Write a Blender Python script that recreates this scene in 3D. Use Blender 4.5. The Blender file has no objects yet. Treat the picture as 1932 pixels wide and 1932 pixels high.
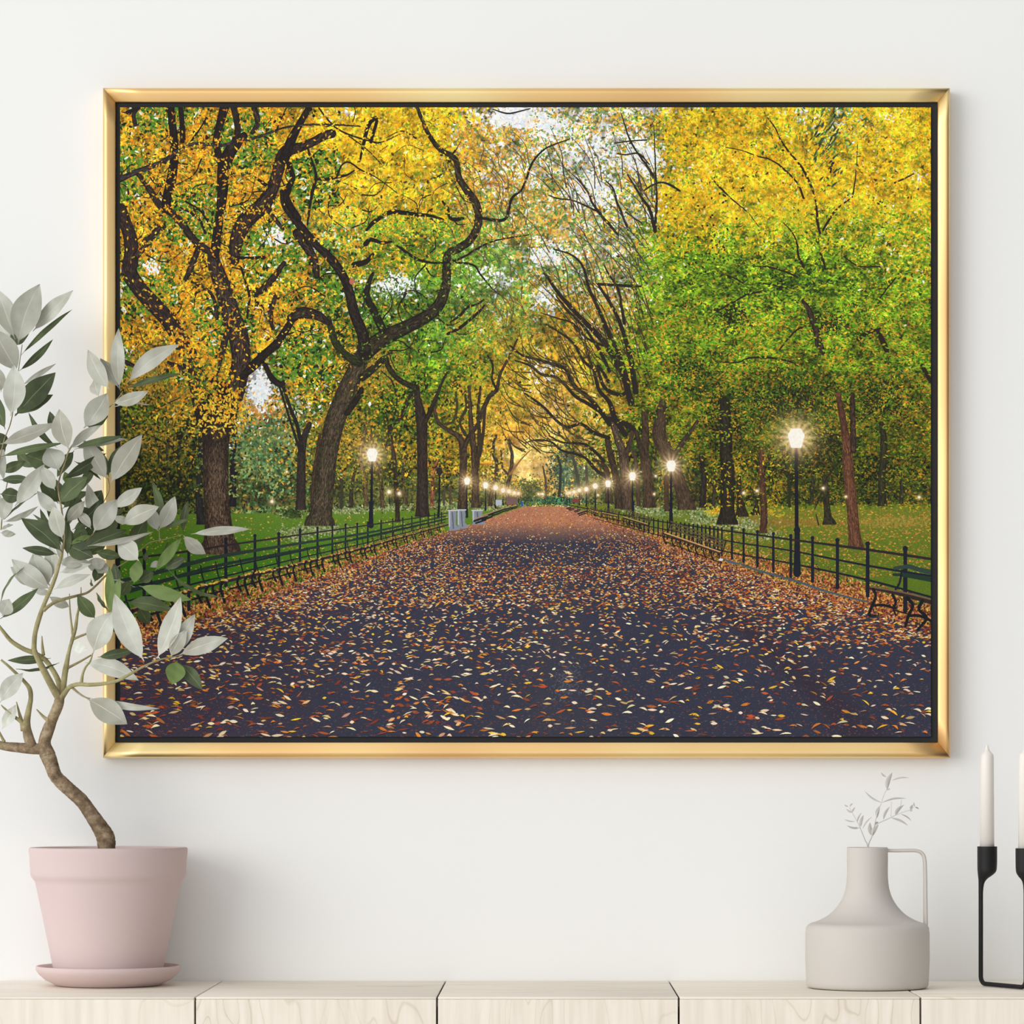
# ---------------------------------------------------------------- the printed avenue picture, drawn procedurally
import numpy as np
rng = np.random.default_rng(7)
CX0, CY0, CX1, CY1 = 225.0, 201.0, 1758.0, 1392.0
SS = 2.0
PW, PH = int((CX1 - CX0) * SS), int((CY1 - CY0) * SS)
img = np.zeros((PH, PW, 3), np.float32)

def upsample(g, h, w):
    gh, gw = g.shape[:2]
    ys = np.linspace(0, gh - 1, h); xs = np.linspace(0, gw - 1, w)
    y0 = np.clip(ys.astype(int), 0, gh - 2); x0 = np.clip(xs.astype(int), 0, gw - 2)
    fy = ys - y0; fx = xs - x0
    fy = fy * fy * (3 - 2 * fy); fx = fx * fx * (3 - 2 * fx)
    if g.ndim == 3: fy = fy[:, None, None]; fx = fx[None, :, None]
    else: fy = fy[:, None]; fx = fx[None, :]
    a = g[y0][:, x0]; b = g[y0][:, x0 + 1]; c = g[y0 + 1][:, x0]; d = g[y0 + 1][:, x0 + 1]
    return (a * (1 - fy) * (1 - fx) + b * (1 - fy) * fx + c * fy * (1 - fx) + d * fy * fx).astype(np.float32)

def noise(cell, h=None, w=None, sx=1.0, sy=1.0):
    h = h or PH; w = w or PW
    g = rng.random((max(2, int(h / (cell * SS * sy)) + 2), max(2, int(w / (cell * SS * sx)) + 2))).astype(np.float32)
    return upsample(g, h, w)

def dabs(cx, cy, a, b, th, col, shape='leaf', alpha=1.0):
    """stamp many small leaf / ellipse marks; all sizes in photo pixels"""
    cx = (np.asarray(cx, np.float32) - CX0) * SS; cy = (np.asarray(cy, np.float32) - CY0) * SS
    n = len(cx)
    a = np.broadcast_to(np.asarray(a, np.float32) * SS, (n,)); b = np.broadcast_to(np.asarray(b, np.float32) * SS, (n,))
    th = np.broadcast_to(np.asarray(th, np.float32), (n,)); col = np.broadcast_to(np.asarray(col, np.float32), (n, 3))
    flat = img.reshape(-1, 3)
    CH = 20000
    for s in range(0, n, CH):
        e = min(n, s + CH)
        aa, bb = a[s:e], b[s:e]
        R = int(np.ceil(max(aa.max(), bb.max()))) + 1
        if (2 * R + 1) ** 2 * (e - s) > 4e7:
            CH2 = max(1, int(4e7 / (2 * R + 1) ** 2))
        else: CH2 = e - s
        for s2 in range(s, e, CH2):
            e2 = min(e, s2 + CH2)
            gx = np.arange(-R, R + 1, dtype=np.float32)
            ix = np.floor(cx[s2:e2]).astype(int); iy = np.floor(cy[s2:e2]).astype(int)
            X = gx[None, None, :] - (cx[s2:e2] - ix)[:, None, None] + .5
            Y = gx[None, :, None] - (cy[s2:e2] - iy)[:, None, None] + .5
            c = np.cos(th[s2:e2])[:, None, None]; si = np.sin(th[s2:e2])[:, None, None]
            u = (X * c + Y * si) / np.maximum(a[s2:e2], .3)[:, None, None]
            v = (-X * si + Y * c) / np.maximum(b[s2:e2], .3)[:, None, None]
            if shape == 'leaf': m = (np.abs(u) < 1) & (np.abs(v) < 1 - u * u)
            elif shape == 'curl': m = (np.abs(u) < 1) & (np.abs(v - (u * u - .4)) < (1 - u * u) * (.75 + .4 * u))
            else: m = (u * u + v * v) < 1
            k, yy, xx = np.nonzero(m)
            px = ix[k] + xx - R; py = iy[k] + yy - R
            ok = (px >= 0) & (px < PW) & (py >= 0) & (py < PH)
            idx = py[ok] * PW + px[ok]
            if alpha >= 1: flat[idx] = col[s2:e2][k[ok]]
            else: flat[idx] = flat[idx] * (1 - alpha) + col[s2:e2][k[ok]] * alpha

def jit(cols, n, amt=14, p=None):
    cols = np.asarray(cols, np.float32)
    c = cols[rng.choice(len(cols), n, p=p)]
    f = rng.normal(1, amt / 200, (n, 1)) 
    return np.clip(c * f + rng.normal(0, amt * .45, (n, 3)), 0, 255).astype(np.float32)

PAL = {
 'O': ([(236,164,26),(250,184,36),(214,128,22),(196,140,30),(92,118,34),(58,92,28),(24,18,10),(248,206,60),(120,150,60),(222,226,190)], [.2,.17,.1,.09,.11,.08,.12,.06,.04,.03]),
 'Y': ([(252,198,26),(250,184,28),(255,214,54),(236,160,26),(190,170,32),(120,150,36),(250,226,150),(90,70,20)], [.27,.21,.16,.12,.09,.07,.04,.04]),
 'y': ([(240,196,50),(214,178,40),(150,160,40),(112,150,36),(250,206,40),(232,150,40),(240,236,200),(60,60,24)], [.2,.14,.15,.16,.14,.08,.05,.08]),
 'G': ([(112,156,24),(132,176,34),(88,136,22),(152,186,40),(62,104,20),(190,184,44),(34,52,14)], [.22,.2,.2,.1,.15,.07,.06]),
 'K': ([(58,104,26),(78,130,34),(104,146,44),(26,40,16),(206,170,44),(140,160,50),(222,232,214)], [.22,.22,.16,.16,.1,.08,.06]),
 'D': ([(70,106,24),(96,130,28),(46,70,18),(24,34,14),(124,146,34),(186,158,38),(206,130,34)], [.2,.19,.17,.16,.12,.11,.05]),
 'd': ([(52,66,20),(34,42,16),(86,98,26),(120,116,32),(170,136,34),(20,22,12),(66,90,40)], [.18,.18,.18,.14,.1,.12,.1]),
 'M': ([(206,164,38),(180,156,40),(148,142,40),(232,178,44),(112,124,38),(226,146,44),(70,78,28)], [.2,.18,.16,.16,.12,.1,.08]),
 'P': ([(238,182,84),(246,196,108),(232,164,66),(248,212,140),(216,176,70),(236,206,160)], [.22,.2,.2,.14,.14,.1]),
 'p': ([(238,176,70),(230,150,60),(246,206,120),(242,232,220),(190,150,80),(130,150,80),(248,196,60)], [.2,.16,.16,.14,.1,.1,.14]),
 'S': ([(238,242,246),(246,240,232),(240,196,120),(150,176,120),(240,176,60),(110,140,80),(120,110,90)], [.28,.14,.15,.13,.13,.1,.07]),
 'L': ([(104,150,62),(134,172,84),(78,126,56),(160,186,110),(216,190,90),(226,236,230),(232,160,70)], [.2,.2,.17,.12,.1,.12,.09]),
 'T': ([(92,140,84),(120,164,100),(70,116,70),(150,176,104),(186,178,90),(196,160,90)], [.22,.22,.2,.16,.12,.08]),
 't': ([(48,72,54),(66,96,70),(36,52,42),(90,116,80),(120,128,70)], [.25,.25,.2,.2,.1]),
}
GRID = ["OOOYYYSSSyYyLY",
        "OOOYYypLSyYYYY",
        "OOOLyyLpSYyyyy",
        "OOOKyGLLSGGGGy",
        "OOOKKKLMpGGGDG",
        "OOOODGMMMGGDDG",
        "DOSDDDMPMDDDDy",
        "ddTMdMMPDdDDDD",
        "ddTdddMPtddDDD"]
GW, GH = len(GRID[0]), len(GRID)
gx0, gx1, gy0, gy1 = 227.0, 1756.0, 203.0, 975.0

# base wash
keys = sorted(PAL)
mean = {k: np.array(PAL[k][0], np.float32).T @ np.array(PAL[k][1], np.float32) for k in keys}
base = np.array([[mean[k] * .72 for k in r] for r in GRID], np.float32)
hh = int((gy1 - CY0) * SS)
img[:hh] = upsample(base, hh, PW)
n1 = noise(5, hh, PW)
img[:hh] *= (.55 + .8 * n1)[..., None]

def cellkey(x, y):
    jx = (x - gx0) / (gx1 - gx0) * GW + rng.normal(0, .45, len(x)); jy = (y - gy0) / (gy1 - gy0) * GH + rng.normal(0, .4, len(x))
    return np.clip(jx.astype(int), 0, GW - 1), np.clip(jy.astype(int), 0, GH - 1)
GA = np.array([[keys.index(c) for c in r] for r in GRID])

def foliage(n, x0, x1, y0, y1, a, b, only=None, dens=None, pal=None, dirn=None):
    x = rng.uniform(x0, x1, n); y = rng.uniform(y0, y1, n)
    # clumping: colours follow a shared low frequency choice
    cl = rng.random((int((y1 - y0) / 7) + 2, int((x1 - x0) / 8) + 2))
    clv = cl[((y - y0) / 7).astype(int), ((x - x0) / 8).astype(int)]
    if pal is None:
        gx, gy = cellkey(x, y); kk = GA[gy, gx]
    else: kk = np.full(n, keys.index(pal))
    col = np.zeros((n, 3), np.float32)
    keep = np.ones(n, bool)
    for i, k in enumerate(keys):
        m = kk == i
        if only and k not in only: keep &= ~m; continue
        if not m.any(): continue
        cs, ps = PAL[k]
        cum = np.cumsum(ps) / np.sum(ps)
        r = np.where(rng.random(m.sum()) < .5, rng.random(m.sum()), clv[m])
        c = np.array(cs, np.float32)[np.minimum(np.searchsorted(cum, r), len(cs) - 1)]
        col[m] = c * rng.normal(1, .09, (m.sum(), 1))
    if dens is not None: keep &= rng.random(n) < dens(x, y)
    x, y, col = x[keep], y[keep], np.clip(col[keep], 0, 255)
    n = len(x)
    th = rng.uniform(0, np.pi, n) if dirn is None else rng.normal(dirn, .5, n)
    dabs(x, y, rng.uniform(*a, n), rng.uniform(*b, n), th, col)

foliage(90000, 225, 1758, 201, 975, (2.5, 6), (1.3, 3))

def sky(spots):
    for (x, y, rx, ry, n) in spots:
        dabs(rng.normal(x, rx * .5, n), rng.normal(y, ry * .5, n), rng.uniform(2, 5, n), rng.uniform(1.5, 3, n), rng.uniform(0, 3, n), jit([(240,244,248),(228,238,246),(250,244,236)], n, 8))
sky([(490,735,18,34,420),(1215,300,36,30,330),(1110,360,46,34,330),(975,222,50,18,420),(1040,250,46,22,160),(745,540,46,22,260),(1035,480,38,24,200),(640,215,30,10,60),(1140,260,60,24,220),(1265,560,6,4,8),
     (285,505,18,12,90),(520,445,24,24,180),(230,680,16,26,90),(1090,300,60,30,220),(1190,420,30,30,120),(1510,210,16,22,90),(1680,215,30,14,120),(1730,340,16,20,40),(1000,330,40,40,120),(1660,445,9,8,30),(935,525,30,26,160),(1030,560,26,30,110),(1020,700,30,30,60),(940,330,30,60,80),(1225,205,60,14,100)])
# far haze of the avenue's end
def blob(x, y, rx, ry, col, n, s=(2, 5), sp=.5):
    dabs(rng.normal(x, rx * sp, n), rng.normal(y, ry * sp, n), rng.uniform(*s, n), rng.uniform(s[0] * .5, s[1] * .5, n), rng.uniform(0, 3, n), jit(col, n, 10))
blob(995, 862, 56, 46, [(246,200,120),(240,186,96),(250,214,150),(228,190,100)], 2600, (1.5, 4))
blob(960, 800, 50, 40, [(240,176,60),(226,150,50),(210,160,50),(246,196,90)], 1400, (1.5, 4))
blob(1062, 880, 24, 44, [(60,84,66),(84,110,86),(110,124,90),(50,66,54)], 900, (1.5, 3.5))
blob(1100, 900, 30, 40, [(70,90,60),(96,112,70),(120,120,80)], 500, (1.5, 3.5))
blob(1030, 945, 90, 9, [(40,74,52),(60,110,70),(90,150,100),(30,50,40)], 1200, (1.2, 2.6))
blob(1000, 925, 30, 24, [(86,100,60),(120,120,66),(66,84,54)], 500, (1.2, 3))
blob(500, 850, 40, 70, [(96,150,84),(120,170,100),(76,126,76),(150,180,110),(190,170,90)], 1800, (2, 4.5))
blob(500, 775, 30, 20, [(240,170,90),(230,150,60),(244,190,110)], 400, (2, 4))
blob(505, 920, 36, 26, [(56,90,50),(80,116,60),(150,120,80)], 500, (2, 4))
# understory band near the horizon
for (x0, x1, cs) in [(230,380,[(40,56,26),(60,80,34),(30,40,20),(110,110,40)]), (430,600,[(60,84,40),(90,110,50),(140,110,50),(40,60,34)]), (620,960,[(70,80,40),(96,104,52),(50,66,36),(120,112,50)]),
                     (1110,1320,[(70,84,40),(96,108,50),(50,62,34),(130,120,50)]), (1320,1756,[(50,66,26),(74,92,30),(34,44,20),(120,110,40)])]:
    n = int((x1 - x0) * 9)
    dabs(rng.uniform(x0, x1, n), rng.normal(930, 16, n), rng.uniform(1.5, 4, n), rng.uniform(1, 2.4, n), rng.uniform(0, 3, n), jit(cs, n, 10))

# ---- lawns
def polyfill(pts, colf):
    xs = [p[0] for p in pts]; ys = [p[1] for p in pts]
    x0 = max(0, int((min(xs) - CX0) * SS)); x1 = min(PW, int((max(xs) - CX0) * SS) + 1); y0 = max(0, int((min(ys) - CY0) * SS)); y1 = min(PH, int((max(ys) - CY0) * SS) + 1)
    if x1 <= x0 or y1 <= y0: return
    X, Y = np.meshgrid(np.arange(x0, x1) / SS + CX0, np.arange(y0, y1) / SS + CY0)
    ins = np.zeros(X.shape, bool)
    for i in range(len(pts)):
        xa, ya = pts[i]; xb, yb = pts[i - 1]
        if ya == yb: continue
        c = ((ya > Y) != (yb > Y)) & (X < (xb - xa) * (Y - ya) / (yb - ya) + xa)
        ins ^= c
    col = colf(X[ins], Y[ins]) if callable(colf) else np.asarray(colf, np.float32)
    img[y0:y1, x0:x1][ins] = col

def lawn(X, Y):
    r = np.random.default_rng(3).random(len(X))[:, None]
    t = np.clip((Y - 965) / 110, 0, 1)[:, None]
    return (np.array([96,128,34]) * (1 - t) + np.array([62,116,18]) * t) * (.8 + .4 * r)
polyfill([(225,972),(850,962),(985,953),(985,1000),(850,1030),(560,1110),(225,1240)], lawn)
def lawn2(X, Y):
    r = np.random.default_rng(4).random(len(X))[:, None]
    t = np.clip((Y - 950) / 110, 0, 1)[:, None]
    return (np.array([110,122,34]) * (1 - t) + np.array([88,112,26]) * t) * (.78 + .44 * r)
polyfill([(1075,950),(1330,962),(1420,955),(1758,950),(1758,1200),(1480,1120),(1250,1040),(1075,965)], lawn2)
n = 900; x = rng.uniform(228, 860, n); y = rng.uniform(975, 1110, n)
dabs(x, y, rng.uniform(1, 2.6, n), rng.uniform(.6, 1.2, n), rng.normal(0, .4, n), jit([(224,180,70),(206,140,50),(190,170,60)], n, 14))
n = 2600; x = rng.uniform(1320, 1758, n); y = rng.uniform(962, 1090, n)
dabs(x, y, rng.uniform(1, 3, n), rng.uniform(.6, 1.2, n), rng.normal(0, .4, n), jit([(214,160,60),(196,120,50),(150,130,50),(170,110,50)], n, 16))
blob(1690, 985, 90, 10, [(150,130,50),(120,120,40),(170,140,60)], 500, (2, 4))
blob(1480, 985, 90, 8, [(150,120,50),(130,110,40)], 400, (2, 4))
# pale flowering shrubs behind the fences
for (x, y, rx, ry, n) in [(600,1000,60,10,500),(550,968,30,10,200),(660,962,40,8,260),(740,958,40,7,260),(850,955,50,8,300),(930,957,30,6,120),(560,1010,30,14,240),(1330,975,34,16,420),(1250,965,50,10,300),(1400,990,50,14,320),(1440,1010,40,8,160),(1200,960,40,7,160)]:
    blob(x, y, rx, ry, [(150,160,110),(110,130,70),(186,186,140),(70,90,44),(120,140,80)], n, (1.4, 3.2))
blob(552, 968, 18, 9, [(30,44,20),(50,70,26),(70,90,36)], 260, (1.6, 3))

# ---- the path
def path(X, Y):
    t = np.clip((Y - 955) / 435, 0, 1)[:, None]
    q = np.clip((Y - 985) / 40, 0, 1)[:, None]; c = np.array([176,118,90]) * (1 - q) + np.array([50,52,70]) * q
    side = np.clip(np.abs(X - 1050) / 800, 0, 1)[:, None]
    r = np.random.default_rng(5).random(len(X))[:, None]
    wear = np.exp(-((X - (1045 - 0)) / (20 + 90 * t[:, 0])) ** 2)[:, None] * np.array([5,4,0])
    left = np.clip((700 - X) / 500, 0, 1)[:, None] * np.array([10,-2,-4])
    right = np.exp(-((X - (1075 + 560 * t[:, 0] ** .8)) / (6 + 45 * t[:, 0])) ** 2)[:, None] * np.array([0,-8,-12])
    return (c + wear + left + right) * (.78 + .44 * r)
LEFT = [(985,956),(905,984),(800,1016),(700,1050),(560,1102),(400,1160),(225,1215)]
RIGHT = [(225,1392),(1758,1392),(1758,1185),(1640,1140),(1480,1098),(1360,1062),(1250,1022),(1150,984),(1075,956)]
polyfill(LEFT + RIGHT, path)
for k in range(3):
    blob(1062 + 8 * k, 1300 - 14 * k, 30, 34, [(74,76,92),(84,86,100)], 90, (1, 3))
def in_path(x, y):
    xl = np.interp(y, [p[1] for p in LEFT], [p[0] for p in LEFT]); R = RIGHT[2:][::-1]
    xr = np.interp(y, [p[1] for p in R], [p[0] for p in R])
    xl = np.where(y > 1215, 225, xl); xr = np.where(y > 1185, 1758, xr)
    return (x > xl - 3) & (x < xr + 6), xl, xr
LEAFC = [(240,214,176),(226,186,120),(238,186,56),(214,124,48),(176,84,44),(128,60,40),(250,228,190),(200,150,110)]
def litter(n, ylo, yhi, p, power=1.0, dens=None, curl=True):
    y = ylo + (yhi - ylo) * rng.random(n) ** power
    x = rng.uniform(225, 1758, n)
    ok, xl, xr = in_path(x, y)
    if dens is not None: ok &= rng.random(n) < dens(x, y, xl, xr)
    x, y = x[ok], y[ok]; n = len(x)
    o = np.argsort(y); x, y = x[o], y[o]
    s = (y - 944) / 445
    a = (.8 + 8.8 * s ** 1.3) * rng.uniform(.45, 1.3, n); b = (.45 + 1.8 * s ** 1.15) * rng.uniform(.5, 1.4, n)
    col = jit(LEAFC, n, 14, p)
    th = rng.normal(0, .3, n)
    dabs(x + .6 * s, y + 1.5 * s, a, b, th, np.broadcast_to(np.array([34,30,38], np.float32), (n, 3)), 'curl')
    half = rng.random(n) < .5
    dabs(x[half], y[half], a[half], b[half], th[half], col[half], 'curl')
    dabs(x[~half], y[~half], a[~half], b[~half], th[~half] , col[~half], 'leaf')
# rusty carpet far away and at both sides
far = lambda x, y, xl, xr: np.clip(1.15 - (y - 985) / 170, 0, 1) * np.where((np.abs(x - 1010) < 60 + (y - 985) * 1.3) & (y > 996) & (y < 1068), .22, .62)
litter(52000, 957, 1150, [.05,.1,.1,.22,.24,.14,.04,.11], 1.0, far)
rside = lambda x, y, xl, xr: np.exp(-(np.maximum(xr - x, 0) / (14 + (y - 957) * 1.15)) ** 2) * np.clip((1230 - y) / 110, 0, 1)
litter(44000, 960, 1250, [.06,.1,.06,.2,.28,.18,.04,.08], .9, rside)
lside = lambda x, y, xl, xr: np.exp(-(np.maximum(x - xl, 0) / (16 + (y - 957) * .62)) ** 2) * np.clip((1240 - y) / 120, 0, 1)
litter(24000, 960, 1260, [.07,.1,.12,.2,.24,.16,.04,.07], .9, lside)
mid = lambda x, y, xl, xr: np.clip(1.0 - (y - 1050) / 260, .0, 1) ** 1.3 * np.clip(1.0 - (x - 850) / 500, .42, 1)
litter(13500, 1025, 1330, [.18,.17,.15,.15,.11,.06,.12,.06], 1.0, mid)
brown = lambda x, y, xl, xr: np.where(x < 700, .9, .3)
litter(1300, 1130, 1392, [.0,.03,.02,.2,.35,.36,.0,.04], 1.0, brown)
n = 9000; y = 1060 + 330 * rng.random(n); x = rng.uniform(225, 1758, n); ok, _, _ = in_path(x, y); x, y = x[ok], y[ok]; n = len(x); q = (y - 944) / 445
dabs(x, y, 2.6 * q * rng.uniform(.4, 1.2, n), .9 * q, rng.normal(0, .3, n), jit([(104,60,54),(124,66,48),(84,52,58),(78,78,96)], n, 10))
near = lambda x, y, xl, xr: np.clip(1.0 - (y - 1120) / 380, .36, 1) * np.where(x < 1000, 1., .75)
litter(2600, 1110, 1392, [.26,.13,.14,.1,.07,.04,.2,.06], .95, near)
# leaf drift beyond the kerb and under the benches
for (pts, sp, n) in [([(225,1200),(400,1140),(560,1085),(700,1040),(840,996)], 14, 4200), ([(1240,1012),(1380,1052),(1500,1088),(1640,1125),(1758,1165)], 13, 5200), ([(1100,962),(1170,985),(1260,1020)], 6, 1200)]:
    t = rng.random(n); P = np.array(pts, float)
    L = np.r_[0, np.cumsum(np.hypot(*np.diff(P, axis=0).T))]; L /= L[-1]
    x = np.interp(t, L, P[:, 0]); y = np.interp(t, L, P[:, 1]) + rng.normal(0, sp, n)
    s = np.clip((y - 944) / 445, .02, 1)
    dabs(x, y, (1 + 7 * s) * rng.uniform(.6, 1.1, n), (.6 + 3.4 * s) * rng.uniform(.5, 1.1, n), rng.uniform(0, 3.1, n), jit([(170,86,48),(204,120,62),(136,62,38),(216,160,104),(86,42,30),(60,32,28),(220,170,66)], n, 12), 'curl')

# ---- limbs and trunks
def catmull(P, step=.6):
    P = np.array(P, float)
    if len(P) < 3:
        Q = P
        n = max(2, int(np.hypot(*(P[1] - P[0])[:2]) / step)); t = np.linspace(0, 1, n)[:, None]
        return P[0] * (1 - t) + P[-1] * t
    E = np.vstack([2 * P[0] - P[1], P, 2 * P[-1] - P[-2]]); out = []
    for i in range(1, len(E) - 2):
        p0, p1, p2, p3 = E[i - 1:i + 3]
        n = max(2, int(np.hypot(*(p2 - p1)[:2]) / step)); t = np.linspace(0, 1, n, endpoint=False)[:, None]
        out.append(.5 * ((2 * p1) + (-p0 + p2) * t + (2 * p0 - 5 * p1 + 4 * p2 - p3) * t ** 2 + (-p0 + 3 * p1 - 3 * p2 + p3) * t ** 3))
    out.append(P[-1:]); return np.vstack(out)

def limb(P, col=(38,30,24), hi=None, bark=True, moss=0.0, wob=0, top=None):
    """P: (x, y, width)"""
    Q = catmull(P, .5 if bark is False else .7)
    if wob: Q[:, 0] += np.interp(np.arange(len(Q)), np.arange(0, len(Q) + 16, 16), rng.normal(0, wob, len(range(0, len(Q) + 16, 16))))
    r = np.maximum(Q[:, 2] / 2, .45)
    n = len(Q)
    foot = P[0][1] > 930 and P[0][2] > 6 and P[0][1] > P[-1][1]
    if foot:
        r = r * (1 + .22 * np.exp(-(Q[0, 1] - Q[:, 1]) / (P[0][2] * .45)))
        fy = int((P[0][1] - CY0) * SS); saved = img[fy:fy + 90].copy()
    for k0 in range(0, n, 400):
        k1 = min(n, k0 + 400)
        dabs(Q[k0:k1, 0], Q[k0:k1, 1], r[k0:k1], r[k0:k1], 0, (np.broadcast_to(np.array(col, np.float32), (k1 - k0, 3)) if top is None else np.array(col, np.float32) * (1 - np.arange(k0, k1)[:, None] / n) ** .6 + np.array(top, np.float32) * (1 - (1 - np.arange(k0, k1)[:, None] / n) ** .6)), 'disc')
    if bark and r.max() > 3.5:
        m = int((r * 2).sum() * .35)
        i = rng.choice(n - 1, m, p=(r[:-1] / r[:-1].sum()))
        T = Q[i + 1, :2] - Q[i, :2]; T /= np.hypot(T[:, 0], T[:, 1])[:, None] + 1e-6
        o = rng.uniform(-.92, .92, m); N = np.stack([-T[:, 1], T[:, 0]], 1)
        pos = Q[i, :2] + N * (o * r[i])[:, None]
        side = o * N[:, 0]          # >0 on the right of the picture
        hi_ = np.array(hi or (98,78,62), np.float32); c0 = np.array(col, np.float32)
        f = np.clip(.45 - .55 * side * 0 - .5 * np.abs(o) ** 2 + rng.normal(0, .32, m), 0, 1)[:, None]
        c = c0 * .7 * (1 - f) + hi_ * f
        if top is not None: c = c * (1 - .62 * np.clip((i / n - .45) / .45, 0, 1)[:, None])
        if moss: 
            mm = (rng.random(m) < moss); c[mm] = np.array([58,70,22]) * rng.uniform(.6, 1.2, (mm.sum(), 1))
        dabs(pos[:, 0], pos[:, 1], rng.uniform(2, 6, m), rng.uniform(.4, .9, m), np.arctan2(T[:, 1], T[:, 0]) + rng.normal(0, .12, m), c)
    if foot: img[fy:fy + 90] = saved

# ---- foreground leaf sprays over the limbs
FAC = 1.0
def spray(x0, x1, y0, y1, n, cols, a=(2.2, 4.6), b=(1, 1.9), p=None, dens=None, cl=(22, 22), dirn=None):
    n = int(n * FAC * 1.25)
    x = rng.uniform(x0, x1, n); y = rng.uniform(y0, y1, n)
    ny = int((y1 - y0) / cl[1]) + 3; nx = int((x1 - x0) / cl[0]) + 3
    g = rng.random((ny, nx)); gg = g[((y - y0 + (rng.normal(0, cl[1] * .35, n) + (x - x0) * .12 % cl[1])).clip(0) / cl[1]).astype(int).clip(0, ny - 1), ((x - x0 + rng.normal(0, cl[0] * .3, n)).clip(0) / cl[0]).astype(int).clip(0, nx - 1)]
    k = rng.random(n) < np.clip(gg * 1.6 - .35, 0, 1)
    if dens is not None: k &= rng.random(n) < dens(x, y)
    x, y = x[k], y[k]; m = len(x)
    dabs(x, y, rng.uniform(*a, m) * .82, rng.uniform(*b, m) * .85, rng.uniform(0, 3.14, m) if dirn is None else rng.normal(dirn, .55, m), jit(cols, m, 14, p))
GOLD = [(240,168,28),(252,190,40),(222,140,26),(246,206,60),(200,120,24),(150,140,40)]
def crowns(left, right, clumps=True):
    global FAC
    FAC = left
    spray(227, 600, 203, 660, 12500, GOLD)
    spray(227, 640, 203, 640, 4500, GOLD, (3, 5), (1.2, 2))
    spray(340, 480, 600, 760, 1900, GOLD + [(120,130,40)])
    spray(366, 460, 730, 830, 420, [(240,200,60),(252,210,70),(214,160,40)], (2.5, 4.5), (1.1, 1.8))
    spray(540, 720, 560, 760, 2200, GOLD[:4] + [(100,130,40),(80,110,36)])
    spray(600, 850, 203, 420, 9000, [(252,200,30),(250,186,30),(255,214,60),(230,170,30),(170,170,40)], (2.4, 5), (1.2, 2.2))
    spray(640, 860, 380, 520, 2600, [(250,190,36),(240,170,36),(120,160,50),(90,140,40)], (2.4, 5), (1.1, 2.2))
    spray(680, 930, 400, 720, 7000, [(70,126,32),(94,146,40),(120,160,50),(50,96,26),(150,160,50)], (2, 4.4), (1, 2))
    spray(800, 1000, 420, 640, 3400, [(96,150,50),(120,166,60),(80,130,50),(150,170,70)], (2, 4.4), (1, 1.8))
    spray(840, 1000, 560, 800, 4200, [(196,160,44),(222,172,48),(150,150,44),(120,140,44)], (1.8, 4), (.9, 1.7))
    spray(980, 1180, 640, 880, 4600, [(190,160,46),(214,166,50),(140,140,44),(110,124,40),(230,176,66)], (1.6, 3.6), (.8, 1.6))
    spray(990, 1220, 420, 640, 3600, [(110,150,66),(84,130,60),(236,170,80),(226,180,80),(140,170,80)], (1.6, 3.8), (.8, 1.6))
    spray(1000, 1260, 203, 430, 3000, [(240,180,70),(244,190,60),(110,150,76),(90,140,70),(236,160,60)], (1.8, 4), (.9, 1.8))
    spray(860, 1000, 230, 460, 3600, [(242,184,70),(240,170,56),(230,150,60),(120,150,60)], (1.8, 4), (.9, 1.8))
    FAC = right
    # the bright green crown on the right with its stepped left outline
    crown_x = [390, 440, 500, 540, 585, 620, 650, 680, 730, 780, 840, 900, 960]; crown_l = [1245, 1172, 1190, 1195, 1215, 1170, 1130, 1105, 1180, 1170, 1235, 1330, 1420]
    def crown(x, y):
        xl = np.interp(y, crown_x[:], [1250,1180,1196,1200,1218,1185,1150,1110,1185,1185,1260,1340,1430]); return (x > xl + rng.normal(0, 9, len(x))) * 1.0
    if clumps:
        for (x, y, rx, ry, n) in [(1480,560,200,90,5200),(1500,700,230,80,5200),(1480,840,240,70,4200),(1300,640,90,120,1500)]:
            blob(x, y, rx, ry, [(52,84,20),(40,62,18),(70,104,24),(34,44,18),(96,120,30)], n, (2, 4.6))
    spray(1090, 1756, 400, 700, 26000, [(112,156,24),(134,178,34),(90,138,22),(150,186,44),(66,108,20),(196,188,40)], (2.6, 5.6), (1.1, 2.1), dens=crown, cl=(46, 13), dirn=.1)
    spray(1130, 1756, 600, 860, 21000, [(96,142,24),(74,114,22),(124,160,30),(54,86,18),(150,150,34),(206,150,36)], (2.2, 4.8), (1, 1.9), dens=crown, cl=(46, 12), dirn=.1)
    spray(1260, 1756, 780, 962, 9500, [(84,116,24),(110,136,28),(150,150,32),(60,86,20),(190,160,34)], (2, 4.2), (.9, 1.6), dens=crown, cl=(34, 10), dirn=.1)
    spray(1330, 1480, 850, 975, 1900, [(200,180,36),(224,180,40),(140,170,30),(206,140,36)], (2.4, 4.4), (1, 1.8))
    spray(1240, 1756, 203, 420, 20000, [(252,200,28),(250,188,28),(255,216,56),(232,170,28),(150,170,36)], (2.4, 5), (1.2, 2.2), dens=lambda x, y: np.clip((x - 1235 - 22 * np.sin(y / 23) - 12 * np.sin(y / 7)) / 60, 0, 1) * np.where((np.abs(x - 1560 + (y - 265) * .5) < 22) & (y < 330), .25, 1))
    spray(1240, 1480, 350, 480, 6000, [(252,200,28),(250,190,30),(230,190,40),(170,180,40)], (2.4, 5), (1.1, 2), dens=lambda x, y: np.clip((500 - y) / 90, 0, 1))
    spray(1400, 1756, 380, 520, 6000, [(214,196,40),(236,196,40),(130,170,34),(160,180,40)], (2.2, 4.6), (1, 2), dens=lambda x, y: np.clip((520 - y) / 110, 0, 1))
    if not clumps: return
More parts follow.
